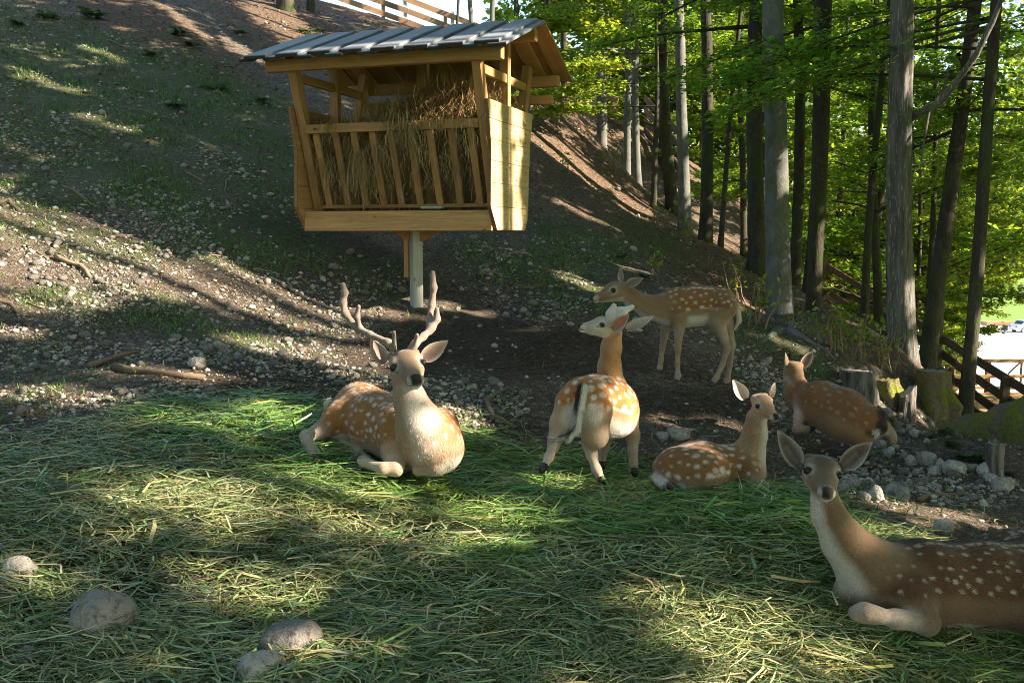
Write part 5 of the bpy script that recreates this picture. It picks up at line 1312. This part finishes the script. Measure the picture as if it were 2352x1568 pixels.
# 4 resting fawn ----------------------------------------------------------------------
d = Deer('resting spotted fawn with a dark tail looking aside, beside the buck', P(1620, 1160, 4.95), 17, (.23, .105, .035), (.31, .20, .12), .9, .013, (.33, .205, .12), .0068, 40000, .1, neckc=(.30, .19, .11), belly_at=-.42)
d.torso([(1555, 1085, 5.0, .132), (1605, 1078, 5.06, .142), (1670, 1082, 5.14, .132), (1708, 1085, 5.16, .110)], (-.05, .22, 1), sf=.95)
d.neck([(1738, 960, 5.10, .055), (1733, 1000, 5.12, .056), (1722, 1040, 5.14, .070), (1712, 1075, 5.15, .100)], (-.9, .3, .2))
d.head((1742, 905, 5.10), (1783, 957, 4.94), (-.12, -.1, 1), size=.225, wide=1.08)
d.ear((1712, 917, 5.12), (1683, 871, 5.14), (.25, -.95, .1), .033, inner=(.48, .36, .30), rim=(.62, .54, .46))
d.ear((1768, 910, 5.12), (1781, 878, 5.15), (.75, -.6, 0), .026)
d.chain([(1560, 1080, 4.92, .115), (1610, 1085, 4.90, .115), (1640, 1075, 4.92, .08)], 'thigh', k=.05)
d.leg([(1612, 1105, 4.86, .09), (1580, 1145, 4.82, .045), (1600, 1156, 4.78, .032), (1650, 1148, 4.76, .026), (1682, 1146, 4.78, .024)], k=.025, hoof=False)
d.leg([(1716, 1085, 5.05, .075), (1735, 1110, 4.98, .046), (1758, 1126, 4.95, .030), (1730, 1134, 4.93, .024), (1715, 1134, 4.92, .021)], k=.022)
d.tail_white = np.array([-.6, .6, .6])
d.chain([(1508, 1098, 4.90, .030), (1530, 1118, 4.80, .030), (1560, 1142, 4.76, .028), (1590, 1156, 4.74, .022), (1608, 1162, 4.73, .008)], 'tail', k=.012)
d.patches = [((1497, 1122, 4.93), .055, (.05, .03, .02), .8), ((1562, 1120, 4.80), .030, (.62, .54, .46), .9), ((1522, 1108, 4.82), .032, (.55, .48, .42), .8)]
d.finish()

# 5 doe lying with its back to the camera ----------------------------------------------
d = Deer('brown doe lying with its back turned, at the edge of the stones', P(1920, 1010, 6.45), 23, (.20, .082, .026), (.25, .14, .07), .24, .012, (.22, .13, .07), .008, 30000, .1, neckc=(.25, .14, .065), belly_at=-.95, stripe=.1, cell=.07)
d.neck_white = .15
d.torso([(1985, 972, 6.28, .130), (1935, 950, 6.40, .162), (1885, 928, 6.55, .150), (1850, 918, 6.66, .115)], (.10, .30, 1), sf=1.0)
d.chain([(1945, 970, 6.30, .13), (1975, 985, 6.22, .11)], 'thigh', k=.06)
d.neck([(1824, 862, 6.74, .055), (1826, 880, 6.74, .057), (1832, 905, 6.72, .08), (1848, 925, 6.68, .10)], (.25, -1, .1))
d.head((1827, 831, 6.72), (1806, 876, 6.90), (.1, -.3, 1), size=.24, wide=.95)
d.ear((1808, 840, 6.72), (1803, 809, 6.70), (-.85, .35, 0), .030, inner=(.25, .16, .12))
d.ear((1842, 842, 6.72), (1867, 806, 6.72), (.1, -.8, .15), .032, inner=(.14, .09, .07))
d.leg([(1845, 930, 6.58, .06), (1836, 955, 6.52, .036), (1831, 986, 6.46, .027), (1845, 986, 6.44, .022), (1860, 984, 6.46, .020)], k=.02)
d.leg([(2000, 985, 6.22, .07), (2030, 985, 6.20, .045), (2046, 1000, 6.16, .03), (2050, 1012, 6.12, .026)], k=.03, hoof=False)
d.tail_white = np.array([.2, .2, -1])
d.chain([(2022, 952, 6.22, .035), (2024, 985, 6.14, .034), (2012, 1000, 6.10, .016)], 'tail', k=.02)
d.patches = [((2014, 992, 6.10), .030, (.58, .50, .42), .8), ((1996, 992, 6.10), .028, (.035, .02, .015), .8), ((2032, 975, 6.15), .03, (.05, .03, .02), .7)]
d.finish()

# 6 doe lying in front --------------------------------------------------------------------
d = Deer('dark-crowned doe lying in the cut grass with both ears spread', P(2080, 1440, 3.75), 29, (.088, .038, .014), (.16, .092, .05), .6, .0085, (.165, .105, .06), .0062, 90000, 1.0, neckc=(.19, .115, .06), belly_at=-.85, stripe=.2, cell=.046)
d.torso([(2520, 1350, 4.05, .175), (2400, 1345, 3.92, .185), (2240, 1345, 3.80, .172), (2110, 1340, 3.72, .160), (2040, 1345, 3.68, .120)], (.02, .22, 1), sf=.95)
d.neck([(1893, 1140, 3.70, .052), (1905, 1185, 3.70, .055), (1940, 1245, 3.70, .078), (1995, 1305, 3.70, .115), (2060, 1345, 3.70, .14)], (.75, .25, .55))
d.head((1886, 1046, 3.80), (1903, 1132, 3.585), (0, -.5, 1), wide=1.2, roll=-.06)
d.ear((1834, 1070, 3.76), (1786, 986, 3.78), (.30, -.95, 0), .036, inner=(.085, .055, .045), rim=(.42, .36, .31))
d.ear((1932, 1070, 3.76), (2005, 1015, 3.78), (-.25, -.95, -.15), .037, inner=(.085, .055, .045), rim=(.42, .36, .31))
d.leg([(2085, 1370, 3.60, .095), (2128, 1428, 3.53, .044), (2060, 1421, 3.48, .031), (2010, 1411, 3.46, .026), (1984, 1406, 3.46, .031), (1964, 1407, 3.46, .024)], k=.03, hoof=False)
d.leg([(2000, 1340, 3.72, .08), (1960, 1360, 3.72, .05), (1938, 1360, 3.70, .036), (1945, 1375, 3.74, .028)], k=.03, hoof=False)
d.chain([(2230, 1320, 4.02, .13), (2330, 1300, 4.05, .145), (2460, 1300, 4.1, .15)], 'thigh', k=.05)
d.chain([(2380, 1380, 3.72, .14), (2520, 1400, 3.75, .15)], 'thigh', k=.06)
d.leg([(2560, 1420, 3.70, .11), (2620, 1475, 3.62, .05), (2560, 1490, 3.52, .034), (2460, 1480, 3.48, .026), (2420, 1478, 3.47, .024)], k=.03)
d.chain([(2690, 1340, 4.18, .03), (2720, 1380, 4.2, .028), (2725, 1430, 4.2, .012)], 'tail', k=.02)
d.finish()
# ------------------------------------------------------------------ plank fences
W_FENCE = wood('fence_plank', (.26, .145, .075), (.38, .23, .125), (.13, .07, .04), var=.2)
W_METAL = NT('galvanised_post', .5, .5).base((.42, .45, .47)).m
W_FSHADE = wood('shaded_fence_plank', (.13, .085, .055), (.21, .145, .095), (.07, .045, .03), var=.2)  # darker copy of the fence plank, shade under the trees put into its colour
def fence(label, pts, nrail, gap, posts, w=.15, hgt=1.15, group=None, metal=(), W_FENCE=W_FENCE):
    """pts: top rail corner points (world); rails run parallel below it; posts: (t along rail, extra height)"""
    pts = [np.array(q, float) for q in pts]
    root = empty('plank_fence', pts[0] - [0, 0, hgt]); tag(root, label, 'fence', group); o = pts[0] - [0, 0, hgt]
    for a, b in zip(pts[:-1], pts[1:]):
        n = max(1, int(round(np.linalg.norm(b - a) / 3.6)))
        for k in range(nrail):
            for j in range(n):
                p0, p1 = a + (b - a) * (j / n), a + (b - a) * ((j + 1) / n); d = (p1 - p0) / np.linalg.norm(p1 - p0)
                z = np.array([0, 0, -k * gap + .012 * math.sin(j * 3 + k * 5)])
                plank('rail', p0 + d * .004 + z - o, p1 - d * .004 + z - o, .03, w, W_FENCE, root)
    seg = np.array([np.linalg.norm(b - a) for a, b in zip(pts[:-1], pts[1:])]); cum = np.concatenate([[0], np.cumsum(seg)]) / seg.sum()
    P_ = np.array(pts)
    for i, (tt, ex) in enumerate(posts):
        c = np.array([np.interp(tt, cum, P_[:, q]) for q in range(3)]); d = P_[-1] - P_[0]; sd = np.array([-d[1], d[0], 0]); sd /= np.linalg.norm(sd)
        if sd[1] < 0: sd = -sd
        c = c + sd * .075; bot = min(ground_smooth([c[:2]])[0] - .3, c[2] - hgt)
        plank('post', (c[0] - o[0], c[1] - o[1], bot - o[2]), (c[0] - o[0], c[1] - o[1], c[2] + .08 + ex - o[2]), .11, .11, W_METAL if i in metal else W_FENCE, root, (0, 1, 0))
    return root
fence('brown plank fence running down the wooded slope to the bridge', [P(1902, 612, 25), P(2197, 798, 18), P(2352, 895, 15.2), P(2560, 1040, 12.6)], 4, .30, [(0, .1), (.28, 0), (.52, .75), (.75, 0), (.92, 0)], W_FENCE=W_FSHADE)
fence('sunlit plank fence on the hilltop behind the feeder roof', [P(760, -62, 34), P(937, 0, 34), P(1090, 58, 34), P(1180, 95, 34)], 4, .36, [(.28, 0), (.40, .25), (.62, 0), (.66, .1), (.95, 0)], .17, 1.4, metal=(1, 3))
fence('plank fence glimpsed between trunks under the feeder roof corner', [P(1285, 190, 34), P(1350, 205, 34), P(1420, 232, 33)], 3, .36, [(.1, 0), (.5, .2), (.9, 0)], .17, 1.2, metal=(1,))
fence('steep plank stair rail in the dark between the trunks', [P(1480, 225, 33), P(1575, 320, 29)], 4, .34, [(.05, 0), (.95, 0)], .2, 1.3, W_FENCE=W_FSHADE)
# ------------------------------------------------------------------ foot bridge
br = empty('footbridge', P(2235, 905, 36)); tag(br, 'wooden footbridge with braced railing before the bright yard', 'bridge')
o = np.array(br.location); W_BR = wood('bridge_timber', (.30, .18, .09), (.42, .27, .15), (.16, .09, .05), var=.12)
x0, y0, zt = P(2236, 828, 36)[0] - 2, 36.0, P(2235, 828, 36)[2]
zd = zt - 1.12
def bb(name, a, b, w, h): plank(name, np.array(a) - o, np.array(b) - o, w, h, W_BR, br, (0, 1, 0) if abs(a[2] - b[2]) > .5 * abs(a[0] - b[0]) + .5 * abs(a[1] - b[1]) else (0, 0, 1))
bb('rail', (x0, y0, zt), (x0 + 9, y0, zt), .12, .12); bb('rail', (x0, y0, zt - .58), (x0 + 9, y0, zt - .58), .08, .12); bb('rail', (x0, y0, zt - 1.0), (x0 + 9, y0, zt - 1.0), .08, .10)
for k in range(8):
    x = x0 + .15 + k * 1.22; big = k % 2 == 0
    bb('post', (x, y0 + .1, zd - .1), (x, y0 + .1, zt + .03), .16 if big else .06, .12 if big else .06)
    if not big: bb('brace', (x - .5, y0 + .05, zt - .5), (x - .05, y0 + .05, zt - .04), .05, .05)
for k in range(34):
    y = y0 - .15 - k * .24; bb('deck_plank', (x0, y, zd - .06), (x0 + 9, y, zd - .06 - .002 * (k % 2)), .22, .06)
for k in range(3): bb('girder', (x0 + 1 + k * 3, y0 + .2, zd - .26), (x0 + 1 + k * 3, y0 - 8.2, zd - .26), .2, .3)
for k in range(3):
    for yy in (y0 - .2, y0 - 7.8): bb('pier', (x0 + 1 + k * 3, yy, VALLEY - .5), (x0 + 1 + k * 3, yy, zd - .42), .25, .25)
# ------------------------------------------------------------------ yard, car, far trees
t = NT('pale_paving', .9, .2); n = t.noise(t.coord('Object'), .5, 5); t.base(t.mix(n, (.58, .56, .52), (.70, .68, .64)))
yard = obj('paved_yard', [(14, 38, VALLEY + .02), (110, 38, VALLEY + .02), (110, 128, VALLEY + .02), (30, 128, VALLEY + .02)], [[0, 1, 2, 3]], t.m); tag(yard, 'broad pale paved yard in full sun below the wood', 'yard', kind='structure')
def car(label, loc, rz, paint):
    root = empty('parked_car', loc, rz); tag(root, label, 'car')
    t = NT('car_paint', .3, .5); t.base(paint); g = NT('car_glass', .1, .5).base((.03, .035, .04)).m; ty = NT('tyre', .9).base((.02, .02, .02)).m
    pr = [(-2.1, .3), (-2.15, .75), (-1.95, .95), (-1.55, 1.0), (-1.1, 1.42), (.2, 1.47), (.95, 1.02), (1.9, .85), (2.1, .6), (2.1, .3)]
    b = MB(); b.prism([(x, -.85, z) for x, z in pr], 0, 0, (0, 1.7, 0)); b.build('body', t.m, root, bevel=.06)
    for s in (-1, 1):
        b = MB(); b.prism([(x, s * .853, z) for x, z in [(-1.35, 1.02), (-1.0, 1.36), (.15, 1.40), (.75, 1.02)]], 0, 0, (0, s * .012, 0)); b.build('side_window', g, root)
        for x in (-1.35, 1.3):
            a = np.arange(18) * 2 * math.pi / 18
            b = MB(); b.prism([(x + .32 * math.cos(q), s * .72, .32 + .32 * math.sin(q)) for q in a], 0, 0, (0, s * .16, 0)); w = b.build('wheel', ty, root)
            b = MB(); b.prism([(x + .19 * math.cos(q), s * .883, .32 + .19 * math.sin(q)) for q in a], 0, 0, (0, s * .01, 0)); b.build('rim', W_METAL, w)
        MB().box((-2.13, s * .62, .74), (.06, .3, .14)).build('tail_light', NT('tail_lens', .3).base((.4, .02, .02)).m, root)
    b = MB(); b.beam((-1.52, 0, 1.03), (-1.13, 0, 1.385), 1.35, .02, (-.7, 0, .7)); b.build('rear_window', g, root)
    b = MB(); b.beam((.28, 0, 1.43), (.90, 0, 1.06), 1.4, .02, (.6, 0, .8)); b.build('windscreen', g, root)
q = P(2352, 752, 118); car('silver car parked at the far end of the sunny yard', (q[0] + .6, 118, VALLEY + .02), R(10), (.55, .57, .60))
tr_ = empty('trailer', (P(2318, 750, 118)[0], 121, VALLEY + .02)); tag(tr_, 'low brown trailer box next to the silver car', 'trailer')
MB().box((0, 0, .75), (3.2, 1.6, .5)).build('box', W_FENCE, tr_); MB().box((-.6, -.85, .3), (.6, .15, .6)).build('wheel', NT('tyre2', .9).base((.02, .02, .02)).m, tr_); MB().box((.6, -.85, .3), (.6, .15, .6)).build('wheel', NT('tyre3', .9).base((.02, .02, .02)).m, tr_)

def foliage(name, centers, radii, nper, size, m, seed, gap=None):
    r = np.random.default_rng(seed); B = []
    for c, rad, k in zip(centers, radii, nper):
        u = r.normal(size=(k, 3)); u /= np.linalg.norm(u, axis=1)[:, None]
        B.append(np.array(c) + u * np.array(rad) * (r.uniform(.25, 1, (k, 1)) ** .45) * (1 + .3 * np.clip(fbm(u * 2 + np.array(c), 1.3, seed % 30), -1, 1))[:, None])
    B = np.concatenate(B); 
    if gap is not None: B = B[gap(B)]
    n = len(B); V, F, C = leaf_quads(B, r.normal(size=(n, 3)) * [1, 1, .4], np.tile([0, 0, .8], (n, 1)) + r.normal(size=(n, 3)) * .5, r.uniform(.7, 1.4, n) * size, r.uniform(.3, .45, n) * size, leafcols(n, r, .35, 1.5))  # wide leaf tones stand in for light and shade inside the foliage
    return V, F, C
def open_view(B):
    pp = proj(B); x, y = pp[:, 0], pp[:, 1]
    yard_ = (x > 2236) & (y > 655 + 25 * np.sin(x * .05)) ; sky1 = (x > 930) & (x < 1110) & (y < 90) ; sky2 = (x > 1230) & (x < 1345) & (y > 70) & (y < 190) & (np.random.default_rng(4).random(len(B)) < .72)
    return ~(yard_ | sky1 | sky2)
# far wood: one mass of foliage closing the view between the trunks
r = np.random.default_rng(9); cs, rs, ns_ = [], [], []
for i in range(420):
    y = r.uniform(41, 62); x = r.uniform(.5, 44) if y > 46 else r.uniform(2, 40); g = float(ground_smooth([[x, y]])[0])
    z = g + r.uniform(.5, 17); cs.append((x, y, z)); rs.append(np.array([2.4, 2.0, 1.3]) * r.uniform(.7, 1.5)); ns_.append(230)
for i in range(40):
    y = r.uniform(44, 54); x = r.uniform(-1, 5); cs.append((x, y, r.uniform(3, 15))); rs.append(np.array([2.0, 2.0, 1.2])); ns_.append(150)
for i in range(210):
    y = r.uniform(39.5, 50); x = r.uniform(.8, 15); cs.append((x, y, r.uniform(4, 17))); rs.append(np.array([2.0, 1.6, 1.1]) * r.uniform(.7, 1.4)); ns_.append(200)
for i in range(150):
    y = r.uniform(43, 58); x = r.uniform(15, 30); cs.append((x, y, r.uniform(3, 17))); rs.append(np.array([2.2, 1.8, 1.2]) * r.uniform(.7, 1.4)); ns_.append(200)
V, F, C = foliage('far_wood', cs, rs, ns_, .30, LEAF_Y, 9, open_view)
tag(obj('far_wood', V, F, LEAF_Y, None, False, C), 'sunlit leafy wood closing the view behind the trunks', 'wood', kind='stuff')
def far_tree(label, x, y, zc, rad, n, size, seed, m=LEAF_Y, k=10):
    r = np.random.default_rng(seed); g = max(VALLEY, float(ground_smooth([[x, y]])[0])); root = empty('broadleaf_tree', (x, y, g)); tag(root, label, 'tree', 'sunny trees beyond the bridge')
    pts = np.array([[0, 0, -.3], [.1, 0, (zc - g) * .5], [0, .1, zc - g + rad * .4]]); mb = MB(); mb.tube(pts, [.3, .2, .06], 8)
    obj('trunk', mb.v, mb.f, B_DARK, root, True)
    cs = [np.array([0, 0, zc - g]) + r.normal(size=3) * rad * .5 for _ in range(k)]
    V, F, C = foliage('crown', cs, [np.array([1, 1, .7]) * rad * r.uniform(.35, .6) for _ in range(k)], [n // k] * k, size, m, seed, lambda B: open_view(B + np.array([x, y, g])))
    obj('crown', V, F, m, root, False, C)
for i, (px, py, d, rad) in enumerate([(2400, 590, 46, 5.0), (2190, 610, 40, 3.2), (2140, 600, 42, 3.5), (2420, 470, 40, 4.2), (2060, 640, 40, 3.2), (2200, 520, 52, 4.5), (1960, 560, 42, 3.5), (2160, 470, 38, 3.0), (2440, 330, 36, 4.0), (2160, 690, 44, 2.4)]):
    q = P(px, py, d); far_tree('broad sunlit tree with yellow-green crown beyond the bridge', q[0], d, q[2], rad, 3600, .22, 700 + i)
# hedge and hill far off
t = NT('far_hedge', .95, .1); n = t.noise(t.coord('Object'), .6, 5); t.base(t.mix(n, (.05, .09, .03), (.12, .17, .05)))
def ridge(name, label, y, x0, x1, h, seed, m, dep):
    n = 80; xs = np.linspace(x0, x1, n); top = h * (.7 + .4 * fbm(np.stack([xs, xs * 0, xs * 0 + seed], 1), 8 / (x1 - x0), seed)); rows = []
    for k, (f_, dy) in enumerate([(0, 0), (.55, dep * .12), (.9, dep * .3), (1, dep * .5), (.8, dep * .8), (0, dep)]): rows.append(np.stack([xs, y + dy + 0 * xs, VALLEY - .2 + top * f_], 1))
    V = np.concatenate(rows); V[:, 2] += 0 * V[:, 2]; i = np.arange(5)[:, None] * n + np.arange(n - 1); F = np.stack([i.ravel(), i.ravel() + 1, i.ravel() + n + 1, i.ravel() + n], 1)
    o = obj(name, V, F, m, None, True); return tag(o, label, 'hill' if 'hill' in name else 'hedge', kind='structure')
ridge('hedge', 'dark green hedge behind the far meadow', 190, 40, 300, 5, 3, t.m, 8)
t2 = NT('far_hill', .95, .1); n = t2.noise(t2.coord('Object'), .03, 6); t2.base(t2.mix(n, (.05, .09, .06), (.09, .14, .07)))
ridge('wooded_hill', 'wooded hill on the far side of the valley', 500, -200, 1200, 90, 5, t2.m, 400)
